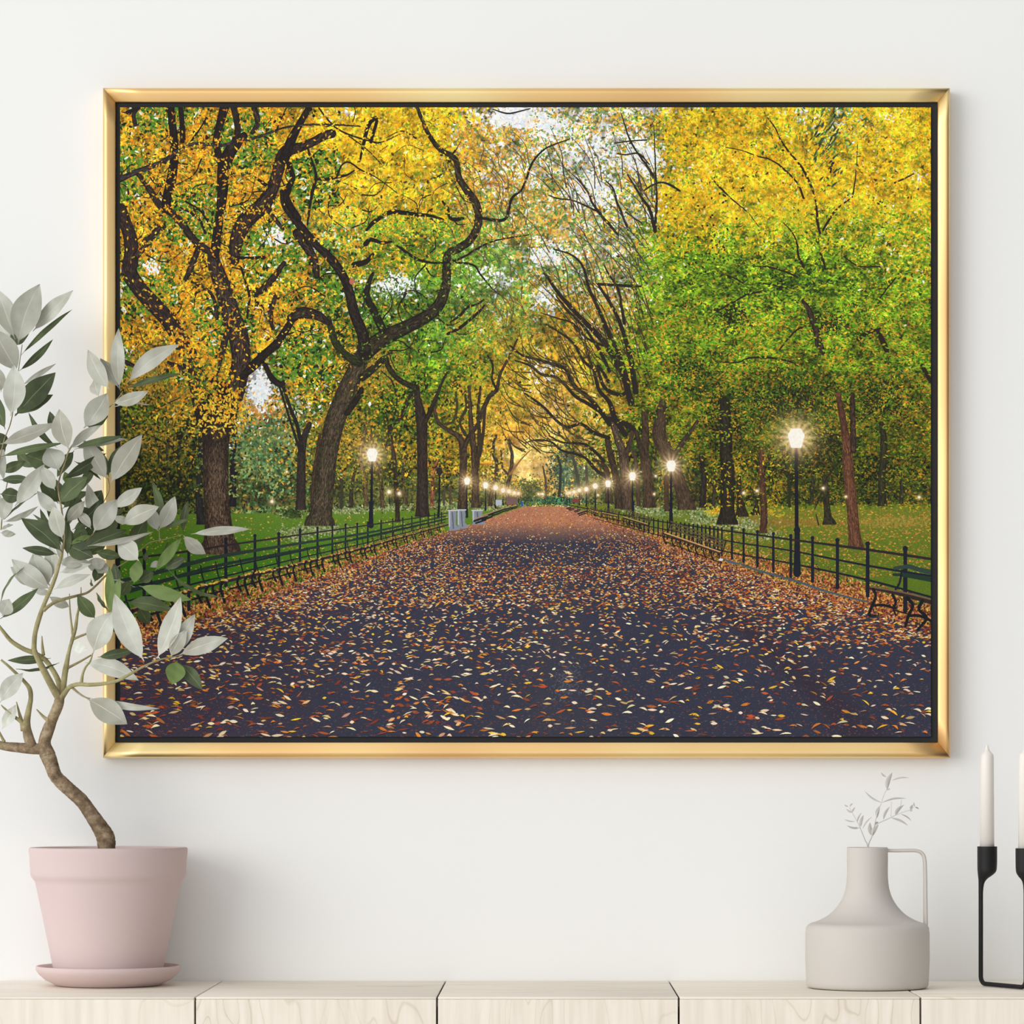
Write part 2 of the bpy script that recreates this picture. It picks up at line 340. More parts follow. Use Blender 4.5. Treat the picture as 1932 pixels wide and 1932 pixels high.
    # darker hollows inside the crown
    for (x, y, rx, ry, n) in [(1480,760,70,36,520),(1380,600,34,24,220),(1560,610,40,20,220),(1370,800,40,60,620),(1660,760,60,40,320),(1480,880,60,40,520),(1560,840,50,40,300),(1300,700,40,30,160),(1640,890,60,34,340)]:
        blob(x, y, rx, ry, [(34,42,16),(46,60,20),(28,30,18)], n, (1.4, 3.4))
    n = 3000; x = rng.uniform(1240, 1756, n); y = rng.uniform(560, 960, n)
    dabs(x, y, rng.uniform(1.6, 3.4, n), rng.uniform(.8, 1.4, n), rng.uniform(0, 3, n), jit([(222,160,40),(232,176,50),(160,170,40),(210,120,40)], n, 10))

crowns(.8, .9)
yy = np.arange(hh)[:, None] / SS + CY0; xx = np.arange(PW)[None, :] / SS + CX0
fade = np.clip((958 - yy) / 14, 0, 1)
img[:hh] *= (1 + fade * (-.50 + .46 * noise(7, hh, PW) + .50 * noise(24, hh, PW)))[..., None]
dk = np.clip((xx - 1160) / 200, 0, 1) * np.clip((yy - 600) / 260, 0, 1) * .34 + np.clip((700 - xx) / 200, 0, 1) * np.clip((yy - 640) / 160, 0, 1) * .22
img[:hh] *= (1 - dk * fade)[..., None]
for (x, y, rx, ry) in [(300,830,80,60),(270,700,50,60),(340,760,30,40),(640,820,60,60),(700,700,60,50)]:
    blob(x, y, rx, ry, [(176,140,44),(150,120,40),(206,150,50),(120,110,36),(96,84,30)], 900, (2, 4))
foliage(9000, 225, 1758, 203, 640, (2.4, 5), (1.1, 2.2), only='OYyp')
foliage(15000, 225, 640, 203, 720, (3, 6), (1.4, 2.6), pal='K', dens=lambda x, y: (np.sin(x / 31 + y / 47) + np.sin(y / 29 - x / 60) > .15) * .85)
sky([(490,735,18,30,300),(285,505,14,14,60),(520,445,20,20,60),(745,540,40,22,90),(1215,300,30,26,220),(1110,360,46,34,200),(975,222,50,16,300),(1050,235,40,14,120),(1140,300,50,40,140),(1035,480,34,24,120),(1230,400,20,30,60)])
spray(1000, 1250, 210, 560, 2600, [(110,160,84),(140,180,100),(240,180,80),(244,196,90),(84,140,70)], (2, 4.4), (.9, 1.8))
spray(690, 800, 500, 580, 420, [(80,130,50),(110,150,60),(60,100,40)], (2, 4.4), (.9, 1.8))
for k in range(150):
    x0 = rng.uniform(235, 860); y0 = rng.uniform(230, 700); L = rng.uniform(25, 80); ang = rng.uniform(0, 6.28); w0 = rng.uniform(1.2, 3.4)
    limb([(x0, y0, w0), (x0 + np.cos(ang) * L * .5, y0 - np.sin(ang) * L * .5, w0 * .7), (x0 + np.cos(ang + .5) * L, y0 - np.sin(ang + .5) * L, .8)], (34,28,20), bark=False, wob=.5)
BR = (52,38,30); DK = (30,24,22); HZ = (84,66,46)
# background trunks and thin trees
for P, c in [([(380,990,16),(376,940,13),(378,860,11),(384,780,10)], (36,34,36)), ([(439,956,13),(440,880,11),(441,800,12)], (26,22,28)),
             ([(340,920,8),(337,880,7),(338,840,6),(352,800,4),(372,780,3)], (34,34,24)), ([(337,870,5),(325,845,4),(300,830,3),(280,820,2)], (34,34,24)),
             ([(350,905,5),(362,870,5),(370,830,4),(360,800,3)], (40,38,26)), ([(316,905,9),(313,870,8),(318,830,5)], (60,56,34)), ([(240,780,4),(262,800,4),(300,770,3),(340,750,2)], (50,44,20)),
             ([(262,900,3),(266,850,3),(262,800,2)], (50,46,28)), ([(290,905,3),(300,860,3),(290,820,2)], (50,46,28)),
             ([(644,958,6),(645,910,5),(638,905,4)], (58,54,38)), ([(662,958,9),(664,920,7),(668,895,5)], (52,46,34)), ([(690,955,7),(688,900,8),(680,860,8),(690,800,7)], (92,74,48)),
             ([(722,958,8),(718,900,7),(706,860,6),(700,820,5)], (70,58,38)), ([(750,985,9),(748,930,8),(743,860,8),(735,815,8),(742,800,7),(760,782,6),(768,755,6),(782,735,5)], (44,34,26)),
             ([(765,950,8),(760,900,7),(765,860,5)], (70,58,38)), ([(735,815,5),(728,780,4),(712,765,3)], (40,34,24)), ([(742,800,4),(748,760,3),(740,720,3),(720,700,2)], (40,34,24)),
             ([(815,955,7),(817,900,6),(824,870,4)], (120,70,50)), ([(838,952,4),(840,910,3)], (80,66,50)), ([(850,950,4),(849,915,3)], (80,66,50)),
             ([(925,955,8),(930,915,7),(938,880,7),(930,850,5),(936,820,4)], (64,52,40)), ([(955,935,7),(962,895,7),(966,860,6),(958,830,4)], (74,60,46)), ([(962,900,4),(948,880,4),(945,850,3)], (74,60,46)),
             ([(962,895,4),(980,870,3),(1000,850,2)], (150,110,60)), ([(1030,940,4),(1028,900,4),(1024,880,3)], (84,72,60)), ([(1055,935,6),(1058,890,5),(1052,860,4)], (50,58,50)),
             ([(1095,940,6),(1088,890,6),(1080,860,5)], (74,72,60)), ([(1110,940,6),(1106,880,5)], (84,76,60)),
             ([(1325,958,12),(1328,900,10),(1322,860,8)], (40,34,28)), ([(1372,990,34),(1372,960,26),(1374,900,26),(1370,850,24),(1368,760,20)], (38,34,24)), ([(1400,975,22),(1396,940,10),(1394,900,8)], (44,38,26)),
             ([(1440,1006,13),(1441,960,13),(1437,900,12),(1436,850,10)], (72,48,34)), ([(1425,972,16),(1428,950,7),(1428,920,6)], (46,40,26)), ([(1564,990,22),(1562,975,14),(1560,955,12),(1556,900,10)], (44,42,26)),
             ([(1665,955,16),(1664,900,14),(1668,850,14),(1664,800,10)], (44,42,26)), ([(1700,950,8),(1702,910,8)], (50,50,30)), ([(1345,955,8),(1350,900,7)], (50,46,30)),
             ([(1490,955,6),(1488,900,6)], (40,44,24)), ([(1530,950,7),(1534,900,6)], (44,44,26))]:
    limb(P, c, hi=tuple(min(255, v * 1.7) for v in c), wob=.5)
foliage(5000, 227, 600, 760, 940, (2, 4.5), (1, 2.2), dens=lambda x, y: .5 * np.ones_like(x))
foliage(5200, 620, 960, 700, 925, (1.6, 3.6), (.9, 1.8), dens=lambda x, y: .45 * np.ones_like(x))
# left avenue trees
TR = [
 ([(872,968,17),(873,900,14),(874,850,14),(866,825,11),(846,812,8),(828,798,7),(820,775,6),(824,755,5)], (66,52,38)),
 ([(874,850,10),(884,825,9),(903,798,8),(912,770,8),(924,748,8),(937,735,7),(944,705,5),(960,675,4),(976,640,3)], (58,46,34)),
 ([(937,735,5),(928,715,4),(930,690,4),(920,670,3)], (40,34,26)), ([(840,800,5),(855,795,5),(862,770,5),(860,740,4)], (62,60,30)), ([(878,820,7),(868,795,5),(880,770,6),(878,745,4)], (60,52,32)),
 ([(897,958,15),(897,900,13),(893,840,12),(888,790,9),(885,730,6)], (66,52,38)), ([(900,880,9),(904,830,7),(902,780,6),(906,730,4)], (58,48,34)), ([(905,860,7),(912,810,6),(915,770,5)], (58,48,34)),
 ([(797,975,24),(797,900,20),(796,830,20),(795,790,21),(788,755,13),(786,730,10)], (48,38,32)), ([(800,800,10),(812,775,9),(820,755,6),(835,720,5),(845,700,3)], (44,36,26)),
 ([(567,962,18),(568,900,17),(570,850,15),(574,825,13),(584,800,9)], (46,38,32)), ([(570,850,8),(560,800,7),(548,770,6),(536,735,5),(520,720,3)], (34,30,22)), ([(590,958,9),(592,900,8),(600,850,7),(604,820,5)], (60,44,30)),
]
for P, c in TR: limb(P, c, hi=tuple(min(255, v * 1.6) for v in c), wob=.3)
# tree B
limb([(603,992,48),(605,975,40),(612,920,37),(617,870,36),(624,830,36),(632,795,38),(648,752,36),(664,715,34),(680,680,30),(692,655,26)], (52,42,34), (124,100,82), moss=.16)
limb([(690,665,30),(720,640,30),(765,618,26),(800,600,24),(826,578,22),(840,545,18),(843,505,17),(846,480,16),(866,468,16),(886,454,15),(900,430,15),(903,405,15),(896,380,15),(880,358,14),(866,335,12),(861,305,11),(850,293,10),(828,280,9),(808,252,8),(796,225,7),(786,200,6)], (36,28,24), (86,72,56), moss=.12)
limb([(688,660,24),(684,630,22),(668,590,20),(660,555,18),(652,530,17),(636,503,17),(616,480,16),(600,466,14),(582,446,16),(560,418,15),(538,388,13),(532,362,9)], (30,24,22), (70,56,46))
limb([(722,622,16),(706,588,15),(692,556,12),(698,528,8),(704,515,5)], (28,26,20), (60,60,36))
limb([(676,684,18),(650,668,15),(634,648,15),(625,622,12),(620,600,9)], (34,34,22), (66,68,36), moss=.3)
limb([(684,712,15),(706,694,14),(726,676,11),(732,690,10),(744,708,10),(762,722,10),(784,732,12)], (34,28,22), (70,60,44), moss=.2)
limb([(655,780,10),(672,755,12),(682,735,10)], (30,26,22), (60,50,36))
for P in [[(692,434,5),(704,420,8),(722,408,8),(740,400,9),(766,402,8),(790,405,7),(812,407,6),(836,414,4)], [(750,464,4),(772,480,6),(792,491,5),(820,496,4),(850,494,4),(880,482,4),(898,470,4),(935,454,3),(998,443,2)],
          [(850,494,4),(892,500,4),(908,520,3),(930,545,2.4),(956,566,1.6)], [(905,411,5),(940,416,6),(954,412,6),(960,396,5),(966,374,5),(984,358,4),(994,335,4),(1006,305,4),(1030,280,3),(1075,262,2)],
          [(581,282,4),(590,306,4),(596,334,6),(590,360,6),(584,395,5),(580,424,3)], [(598,338,5),(618,338,6),(640,333,6),(655,330,4),(668,322,3)], [(636,330,4),(645,312,3),(658,306,3),(680,320,3),(710,335,2),(750,365,1.5)],
          [(602,204,3),(620,228,3),(645,248,3),(690,264,3),(720,268,2),(750,255,1.6)], [(648,250,2.4),(690,280,2),(720,310,1.6)], [(835,380,4),(845,395,5),(848,410,5),(858,414,8),(874,412,5)],
          [(690,460,10),(700,452,8),(720,458,6),(740,456,4)], [(668,500,12),(690,494,10),(704,480,6)], [(700,268,6),(712,225,6)], [(680,300,4),(694,240,8),(706,225,6)]]:
    limb(P, (32,26,22), bark=False, wob=.3)
limb([(850,608,3),(868,595,5),(882,580,5),(900,574,4),(912,566,4)], (34,30,22), bark=False); limb([(845,630,6),(868,618,6),(888,602,6),(906,586,5),(914,576,3)], (34,30,22), bark=False)
dabs([664],[531],[5],[6],[0],[(190,110,80)],'disc')
# tree A
limb([(392,790,44),(384,750,46),(372,710,38),(356,672,34),(340,640,32),(322,610,30),(300,585,30),(276,560,30),(256,535,30),(244,512,30),(248,480,28),(246,450,26),(236,420,24),(228,395,22)], (38,28,26), (84,64,54))
limb([(420,790,50),(436,750,44),(448,715,38),(455,680,36),(451,640,38),(438,600,36),(426,560,34),(414,525,30),(405,500,26),(401,480,20)], (40,30,28), (104,84,70))
limb([(415,1046,66),(414,1030,56),(412,990,50),(408,940,47),(407,890,48),(407,840,50),(408,800,58),(410,775,66),(411,752,62),(408,738,44)], (60,44,34), (150,122,96), top=(34,26,24))
limb([(405,480,18),(410,440,17),(416,400,17),(420,360,20),(422,320,24),(432,290,24),(448,270,18),(460,256,14)], (26,20,20), (60,44,38))
limb([(420,320,14),(412,290,13),(408,262,12),(416,230,15),(424,200,18)], (26,20,20), (60,44,38)); limb([(436,280,12),(448,250,12),(446,225,12),(440,200,12)], (34,28,24), (70,56,46))
limb([(402,478,14),(385,468,14),(362,448,14),(342,420,14),(322,400,14),(302,388,13),(285,362,12),(270,340,10),(258,325,8)], (36,28,26), (84,64,50))
limb([(316,398,16),(314,380,18),(322,345,19),(328,305,16),(328,260,15),(324,225,14),(322,200,14)], (22,16,16), (50,36,30)); limb([(345,265,10),(344,235,10),(340,200,9)], (24,18,18), (50,36,30))
limb([(442,490,20),(446,455,26),(458,425,30),(476,405,30),(498,384,30),(514,355,24),(524,325,22),(532,295,22),(546,282,24),(566,278,18),(590,268,16),(612,256,17),(626,252,17)], (38,28,26), (88,68,58))
limb([(536,300,20),(548,268,18),(562,240,14),(576,215,12),(584,200,10)], (28,22,22), (56,44,36)); limb([(545,310,10),(552,335,10),(540,365,12),(545,385,14),(562,412,14)], (24,20,20), (54,40,34))
limb([(225,340,10),(248,328,11),(275,318,10),(305,306,9),(335,286,7),(360,272,6),(390,272,6),(420,274,6),(450,266,5),(490,258,5),(525,244,4),(560,237,3),(610,235,3),(680,238,2.4)], (40,34,34), (90,78,74))
limb([(455,712,12),(478,690,18),(500,668,16),(520,650,16),(540,622,14),(556,600,12),(590,590,12)], (28,22,22), (56,44,36)); limb([(500,688,8),(512,712,11),(526,724,12),(536,724,6)], (26,22,22), (50,40,34))
limb([(526,726,4),(540,770,4),(556,820,5),(566,850,6)], (34,32,26), bark=False)
for P in [[(350,528,8),(362,500,12),(374,468,10)], [(258,482,14),(280,452,16),(300,430,10)], [(484,556,10),(502,540,14),(520,518,12),(536,496,8)], [(444,486,6),(470,487,6),(498,486,7)], [(486,338,5),(500,348,7),(512,352,5)], [(500,390,8),(520,415,8),(534,432,6)],
          [(560,440,18),(590,485,16),(598,520,12)], [(410,600,8),(402,560,6),(380,540,5),(362,532,4)], [(252,690,7),(235,682,8),(228,676,8)], [(318,684,6),(335,692,10),(352,706,14)], [(360,268,4),(375,245,3),(390,222,3)], [(520,250,3),(532,222,2.4),(540,204,2)],
          [(420,565,6),(440,590,8),(425,640,12),(410,690,14),(400,740,10)], [(548,600,14),(570,590,22),(600,596,18),(620,610,10)], [(255,235,8),(252,215,7),(262,203,5)], [(240,212,7),(262,204,7)], [(480,204,12),(486,230,10),(476,250,8)], [(380,300,3),(365,330,2),(330,350,2)], [(350,380,4),(380,400,4),(398,430,3)],
          [(340,392,3),(372,410,5),(388,440,5)], [(520,560,8),(510,590,10),(515,620,6)], [(455,505,4),(470,560,5),(466,600,4)], [(1000,205,2),(960,214,3),(930,206,2)]]:
    limb(P, (28,22,22), bark=True, wob=.4)
# right avenue limbs
def rl(P, c=(40,34,28), w=.86): limb([(x, y, ww * w) for x, y, ww in P], c, bark=False, wob=.35)
limb([(1296,962,30),(1288,930,26),(1274,890,26),(1256,850,28),(1244,820,28),(1246,790,20),(1250,760,14)], (70,54,40), (110,88,66))
limb([(1268,865,10),(1285,840,10),(1300,818,8),(1316,795,6)], (62,50,38), (96,78,60))
limb([(1225,958,22),(1222,900,19),(1216,860,18),(1218,820,14),(1216,780,12)], (66,50,36), (104,82,60)); limb([(1216,865,12),(1206,835,10),(1200,815,8)], (60,46,34), (90,70,54))
limb([(1184,962,22),(1180,910,20),(1176,860,18),(1166,830,14),(1158,805,12),(1150,785,10)], (78,62,48), (118,96,76)); limb([(1180,860,10),(1190,830,8),(1194,805,6)], (66,52,40), (96,80,60))
limb([(1168,960,14),(1162,900,13),(1152,860,12),(1146,830,10)], (58,46,34), (96,76,54)); limb([(1150,950,14),(1146,900,12),(1140,880,10),(1120,868,7)], (60,50,36), (96,76,54)); limb([(1205,955,8),(1202,890,7),(1196,850,6)], (80,64,46))
limb([(1258,965,9),(1257,900,9)], (84,60,42)); 
R = [
 [(1150,800,11),(1132,775,10),(1112,752,10),(1090,734,9),(1076,716,9),(1068,697,9),(1052,690,8),(1020,680,6),(985,670,5),(962,652,4)],
 [(1138,780,9),(1110,762,8),(1086,748,7),(1070,730,7),(1050,712,6),(1022,706,6),(1000,690,5),(972,680,3)],
 [(1148,826,9),(1120,816,8),(1096,800,7),(1070,806,7),(1048,792,6),(1030,772,6),(1010,756,5),(990,742,3)],
 [(1142,900,8),(1122,884,7),(1104,864,6),(1084,856,5),(1060,850,5),(1040,834,4),(1012,830,3),(990,836,2)],
 [(1140,870,7),(1120,850,7),(1102,838,6),(1080,836,5),(1058,834,4),(1036,822,3)],
 [(1190,760,14),(1180,720,14),(1166,690,12),(1146,655,12),(1124,628,12),(1096,600,10),(1068,570,9),(1044,540,7),(1026,514,5)],
 [(1184,720,12),(1168,670,10),(1148,628,10),(1130,585,8),(1112,545,7),(1098,500,5),(1076,480,4),(1045,470,3)],
 [(1200,740,12),(1192,690,12),(1180,640,10),(1166,600,8),(1150,570,7),(1130,540,6)],
 [(1128,536,6),(1145,537,6),(1165,538,6),(1190,540,6),(1210,540,4)], [(1178,610,7),(1172,575,6),(1166,545,5),(1150,520,4),(1140,500,3)],
 [(1166,443,5),(1150,424,6),(1134,406,6),(1118,384,5),(1108,360,4),(1088,335,3)], [(1183,428,5),(1172,400,5),(1164,380,4),(1156,355,4),(1144,342,3)], [(1236,436,8),(1226,396,7),(1212,376,6),(1198,352,4),(1184,330,3)],
 [(1236,436,6),(1238,400,6),(1239,370,4),(1238,340,4),(1236,300,3),(1234,240,2)], [(1236,336,5),(1218,309,5),(1204,290,4),(1191,270,4),(1180,240,3),(1172,215,2)], [(1214,360,3),(1230,350,4),(1248,344,4),(1266,350,5),(1282,360,5)],
 [(1134,402,4),(1104,388,4),(1080,378,3),(1050,374,3),(1030,366,2)], [(1225,310,3),(1205,290,4),(1180,292,3),(1165,290,3)], [(1160,270,3),(1190,266,3),(1220,264,3)],[(1180,400,3),(1210,420,3)],
 [(1146,655,6),(1110,640,5),(1080,610,4),(1050,600,3),(1020,590,2)], [(1124,700,7),(1100,680,6),(1084,650,5),(1060,630,4),(1030,612,3)], [(1150,700,8),(1130,660,7),(1104,620,6),(1075,590,5),(1050,560,3)],
 [(1180,820,12),(1160,790,12),(1150,760,10),(1130,735,8),(1120,700,6),(1110,670,4)], [(1150,790,10),(1180,800,12),(1196,810,10)], [(1148,720,8),(1128,690,6),(1140,730,8),(1170,745,9),(1184,738,7)],
]
for P in R: rl(P)
for k in range(62):
    x0 = rng.uniform(1080, 1235); y0 = rng.uniform(560, 740)
    L = rng.uniform(60, 190); ang = np.radians(rng.uniform(100, 140)); bend = rng.uniform(-.1, .35)
    P = []; x, y, a = x0, y0, ang
    for s in range(6):
        P.append((x, y, max(1.0, 2.6 - .4 * s))); x += np.cos(a) * L / 5; y -= np.sin(a) * L / 5; a -= bend / 5 * (1 if k % 3 else -1.5)
    rl(P, (58,48,34), .8)
for k in range(64):
    x0 = rng.uniform(1020, 1240); y0 = rng.uniform(330, 560); L = rng.uniform(40, 120); ang = np.radians(rng.uniform(90, 135))
    rl([(x0, y0, 2.2), (x0 + np.cos(ang) * L * .5, y0 - np.sin(ang) * L * .5, 1.6), (x0 + np.cos(ang + .15) * L, y0 - np.sin(ang + .15) * L, 1)], (70,62,52), 1)
for k in range(80):
    x0 = rng.uniform(985, 1130); y0 = rng.uniform(680, 860); L = rng.uniform(30, 90); ang = np.radians(rng.uniform(130, 175))
    rl([(x0, y0, 2.6), (x0 + np.cos(ang) * L * .5, y0 - np.sin(ang) * L * .5, 1.8), (x0 + np.cos(ang - .3) * L, y0 - np.sin(ang - .3) * L, 1)], (74,62,36), 1)
for k in range(70):
    x0 = rng.uniform(860, 1000); y0 = rng.uniform(300, 620); L = rng.uniform(30, 80); ang = np.radians(rng.uniform(60, 130))
    rl([(x0, y0, 1.8), (x0 + np.cos(ang) * L * .5, y0 - np.sin(ang) * L * .5, 1.4), (x0 + np.cos(ang + .3) * L, y0 - np.sin(ang + .3) * L, 1)], (96,76,54), 1)
# right foreground tree
limb([(1615,1034,26),(1611,1000,22),(1608,960,21),(1604,920,21),(1600,880,20),(1598,845,18),(1594,810,14),(1588,780,13),(1582,745,10)], (96,58,42), (146,98,68))
limb([(1610,850,12),(1609,800,11),(1608,745,10)], (50,34,26)); limb([(1544,650,12),(1540,625,11),(1532,600,11),(1524,580,9),(1514,568,6)], (44,34,26)); limb([(1552,665,10),(1545,640,10)], (44,34,26))
for P in [[(1547,440,5),(1542,415,6),(1540,385,4),(1530,350,5),(1514,318,5),(1500,300,4),(1488,286,4),(1472,262,3),(1462,240,3),(1448,222,2)], [(1516,374,5),(1508,352,4),(1498,338,4),(1478,318,4),(1455,302,3),(1427,294,3),(1400,284,2),(1370,278,2)],
          [(1553,434,5),(1566,412,5),(1580,394,4),(1605,374,3)], [(1516,504,6),(1506,480,5),(1504,460,4),(1494,438,3),(1478,420,2)], [(1503,522,4),(1480,512,4),(1450,504,4),(1420,502,2)], [(1493,552,6),(1476,542,5),(1456,537,4),(1432,534,3)],
          [(1474,544,4),(1440,550,4),(1410,556,4),(1375,575,4),(1352,588,3)], [(1402,534,3),(1380,522,3),(1362,518,2)], [(1548,478,4),(1554,495,5),(1557,508,3)], [(1592,484,3),(1620,502,3),(1660,503,3)], [(1690,524,3),(1660,562,3)],
          [(1344,338,3),(1360,355,4),(1380,375,3),(1410,400,2.4),(1432,428,2)], [(1608,372,3),(1612,350,3),(1616,320,2),(1618,272,1.6)], [(1688,345,4),(1708,336,3),(1724,328,2)], [(1567,325,4),(1572,305,6)], [(1460,676,5),(1440,674,5),(1412,676,4),(1390,684,3),(1345,682,2)],
          [(1460,676,4),(1490,682,4),(1505,690,3)], [(1590,822,3),(1560,818,3),(1530,824,2)], [(1592,836,3),(1568,834,2),(1540,846,2)], [(1594,862,3),(1572,885,3),(1556,910,3),(1545,940,2.4),(1538,960,2)], [(1566,890,2),(1572,915,2)], [(1620,640,10),(1632,630,8),(1660,620,5)],
          [(1672,660,12),(1664,640,12),(1656,625,8)], [(1740,690,10),(1756,720,9)], [(1544,990,3),(1540,970,2)], [(1470,660,3),(1500,625,4),(1520,615,4)]]:
    rl(P, (42,32,24))
dabs(rng.normal(1560,14,60),rng.normal(265,46,60),rng.uniform(4,9,60),rng.uniform(1,2.4,60),rng.normal(2.2,.2,60),jit([(58,76,50),(74,94,56),(46,60,44)],60,8))
dabs(rng.uniform(1255,1420,70),rng.uniform(350,520,70),rng.uniform(1.5,3,70),rng.uniform(1.5,2.4,70),rng.uniform(0,3,70),jit([(44,34,20)],70,8))

crowns(.08, .1, False)
FAC = 1.0
def cloud(x, y, rx, ry, n, cols, a=(3, 5), b=(1.3, 2.2)):
    dabs(rng.normal(x, rx, n), rng.normal(y, ry, n), rng.uniform(*a, n), rng.uniform(*b, n), rng.uniform(0, 3.1, n), jit(cols, n, 12))
cloud(405, 782, 26, 20, 150, [(240,200,60),(252,210,70),(214,160,40)]); cloud(388, 750, 30, 26, 120, GOLD); cloud(440, 770, 12, 22, 90, GOLD)
cloud(350, 660, 24, 30, 260, GOLD); cloud(400, 700, 20, 30, 160, GOLD + [(90,120,40)]); cloud(372, 718, 26, 20, 120, [(60,90,30),(90,120,40),(220,170,50)])
spray(260, 520, 260, 640, 1500, GOLD, (2.8, 5), (1.2, 2))
# tree trunk of the right foreground stays in front of the leaves lower down
limb([(1615,1034,26),(1611,1000,22),(1608,960,21),(1604,920,21),(1600,880,20),(1598,845,18),(1594,815,14)], (96,58,42), (150,100,70))
limb([(1610,850,10),(1609,800,10),(1608,752,9)], (50,34,26)); limb([(1594,815,13),(1588,780,12),(1582,752,9)], (80,50,36), (120,80,56))

# ---- lamps
def glow(x, y, r, amp, col=(255,214,150)):
    R = int(r * 4 * SS); ix, iy = int((x - CX0) * SS), int((y - CY0) * SS)
    x0, x1, y0, y1 = max(0, ix - R), min(PW, ix + R), max(0, iy - R), min(PH, iy + R)
    if x1 <= x0 or y1 <= y0: return
    X, Y = np.meshgrid(np.arange(x0, x1) - ix, np.arange(y0, y1) - iy)
    d = np.hypot(X, Y) / (r * SS); th = np.arctan2(Y, X)
    ray = 1 + .35 * np.cos(th * 14) * np.exp(-((d - 1.2) / .8) ** 2)
    g = np.clip(amp * np.exp(-d ** 1.15 * 1.25) * ray, 0, 1)[..., None]
    img[y0:y1, x0:x1] = img[y0:y1, x0:x1] * (1 - g) + np.array(col, np.float32) * g
def lamp(x, y, w, post=None, pw=2.0, base=True):
    h = w * 1.25
    if post:
        x2, y2 = post
        limb([(x, y + h * .45, pw), (x2, y2, pw * 1.1)], (20,22,32), bark=False)
        if base:
            limb([(x2, y2 - (y2 - y) * .32, pw * 1.9), (x2, y2 - (y2 - y) * .27, pw * 1.5), (x2, y2, pw * 2.1)], (22,26,38), bark=False)
            limb([(x, y + h * .5, w * .34), (x, y + h * .62, w * .3)], (40,26,24), bark=False)
    glow(x, y, w * 1.0, 1.15, (255,206,140)); glow(x, y, w * .62, 1.3, (255,236,200))
    if w > 9:
        polyfill([(x - w * .5, y - h * .12), (x - w * .28, y - h * .42), (x + w * .28, y - h * .42), (x + w * .5, y - h * .12), (x + w * .3, y + h * .5), (x - w * .3, y + h * .5)], (255,250,238))
    else: dabs([x], [y], [w * .5], [w * .55], [0], [(255,248,230)], 'disc')
for a in [(248,944,8),(513,946,5),(734,928,6,(735,950),1.5,False),(753,931,5),(1016,932,3.5),(1024,932,4),(541,890,3),(1234,932,3),(1780-360+362,930,3),(1403,930,4),(1428,926,4),(1553,921,4),(1596,937,3),(1734,938,4),(1128,934,3),(1237,898,3)]:
    lamp(*a)
for a in [(978,931,5,(978,948),1),(970,930,6,(970,950),1),(960,927,7,(960,950),1.2),(949,925,8,(949,952),1.4),(935,920,9,(935,958),1.6),(916,915,10,(916,962),1.8),(881,907,11.5,(881,975),2.2),(702,857,21,(700,992),4.6),
          (1070,931,4,(1070,948),1),(1075,930,5,(1075,948),1),(1083,928,6,(1083,950),1.2),(1093,925,6.5,(1093,952),1.3),(1106,923,7.5,(1106,955),1.5),(1123,917,9,(1123,960),1.8),(1147,912,11,(1148,966),2.2),(1193,898,13.5,(1194,972),2.8),(1266,878,18,(1266,985),3.8),(1502,825,32,(1504,1082),6.6)]:
    lamp(*a)
limb([(829,895,3.2),(829,935,3),(827,975,5)], (18,20,30), bark=False); polyfill([(825,882),(833,882),(835,890),(831,898),(827,898),(823,890)], (40,38,40))

# ---- fences, benches, barriers
IR = (22,26,40)
def rail(P, w, c=IR): limb([(x, y, w * ww) for x, y, ww in P], c, bark=False)
for x, y, yb, w in [(272,1040,1180,6),(356,1036,1150,6),(426,1019,1105,6),(481,1012,1090,5),(526,1008,1080,5),(566,1001,1065,4.4),(599,997,1055,4),(627,994,1048,3.6),(652,991,1040,3.4),(674,989,1032,3.2),(694,987,1026,3),(719,984,1018,2.8),(741,981,1012,2.6),(760,979,1006,2.4),(777,976,1000,2.2),(793,974,996,2),(808,972,992,2),(820,970,988,2),(833,968,985,2)]:
    limb([(x, y, w * .9), (x, yb, w)], IR, bark=False); dabs([x], [y - 1], [w * .62], [w * .7], [0], [IR], 'disc')
rail([(228,1056,4),(356,1040,4),(426,1029,3.6),(566,1009,3),(700,990,2.4),(845,968,1.6)], 1, (44,34,40)); rail([(228,1110,4),(356,1085,3.5),(566,1040,2.6),(700,1010,2),(845,978,1.4)], 1)
GB = (38,56,46)
rail([(228,1098,9),(356,1064,8),(426,1048,7),(560,1026,5),(700,1004,4),(840,974,2.6)], 1, GB); rail([(228,1120,8),(356,1082,7),(426,1064,6),(560,1039,4.6),(700,1012,3.4),(840,980,2)], 1, (30,50,42))
rail([(228,1138,4),(356,1104,3.6),(430,1086,3),(560,1054,2.4),(700,1022,1.8),(840,985,1.4)], 1)
rail([(228,1160,9),(330,1124,8),(420,1098,7),(500,1080,6),(560,1066,5),(640,1046,4.4),(700,1031,4),(770,1010,3.4),(845,990,2.6)], 1, (46,34,34)); rail([(228,1156,3),(330,1121,3),(420,1095,2.6),(500,1077,2.4),(560,1063,2.2),(640,1043,2),(700,1028,1.8),(845,988,1.2)], 1, (156,116,76))
xs = [250,300,345,392,420,465,492,530,556,588,610,640,662,690,708,732,748,768,784,800,814,830]
sp = np.array([(228,1160),(330,1124),(420,1098),(500,1080),(560,1066),(640,1046),(700,1031),(770,1010),(845,990)], float)
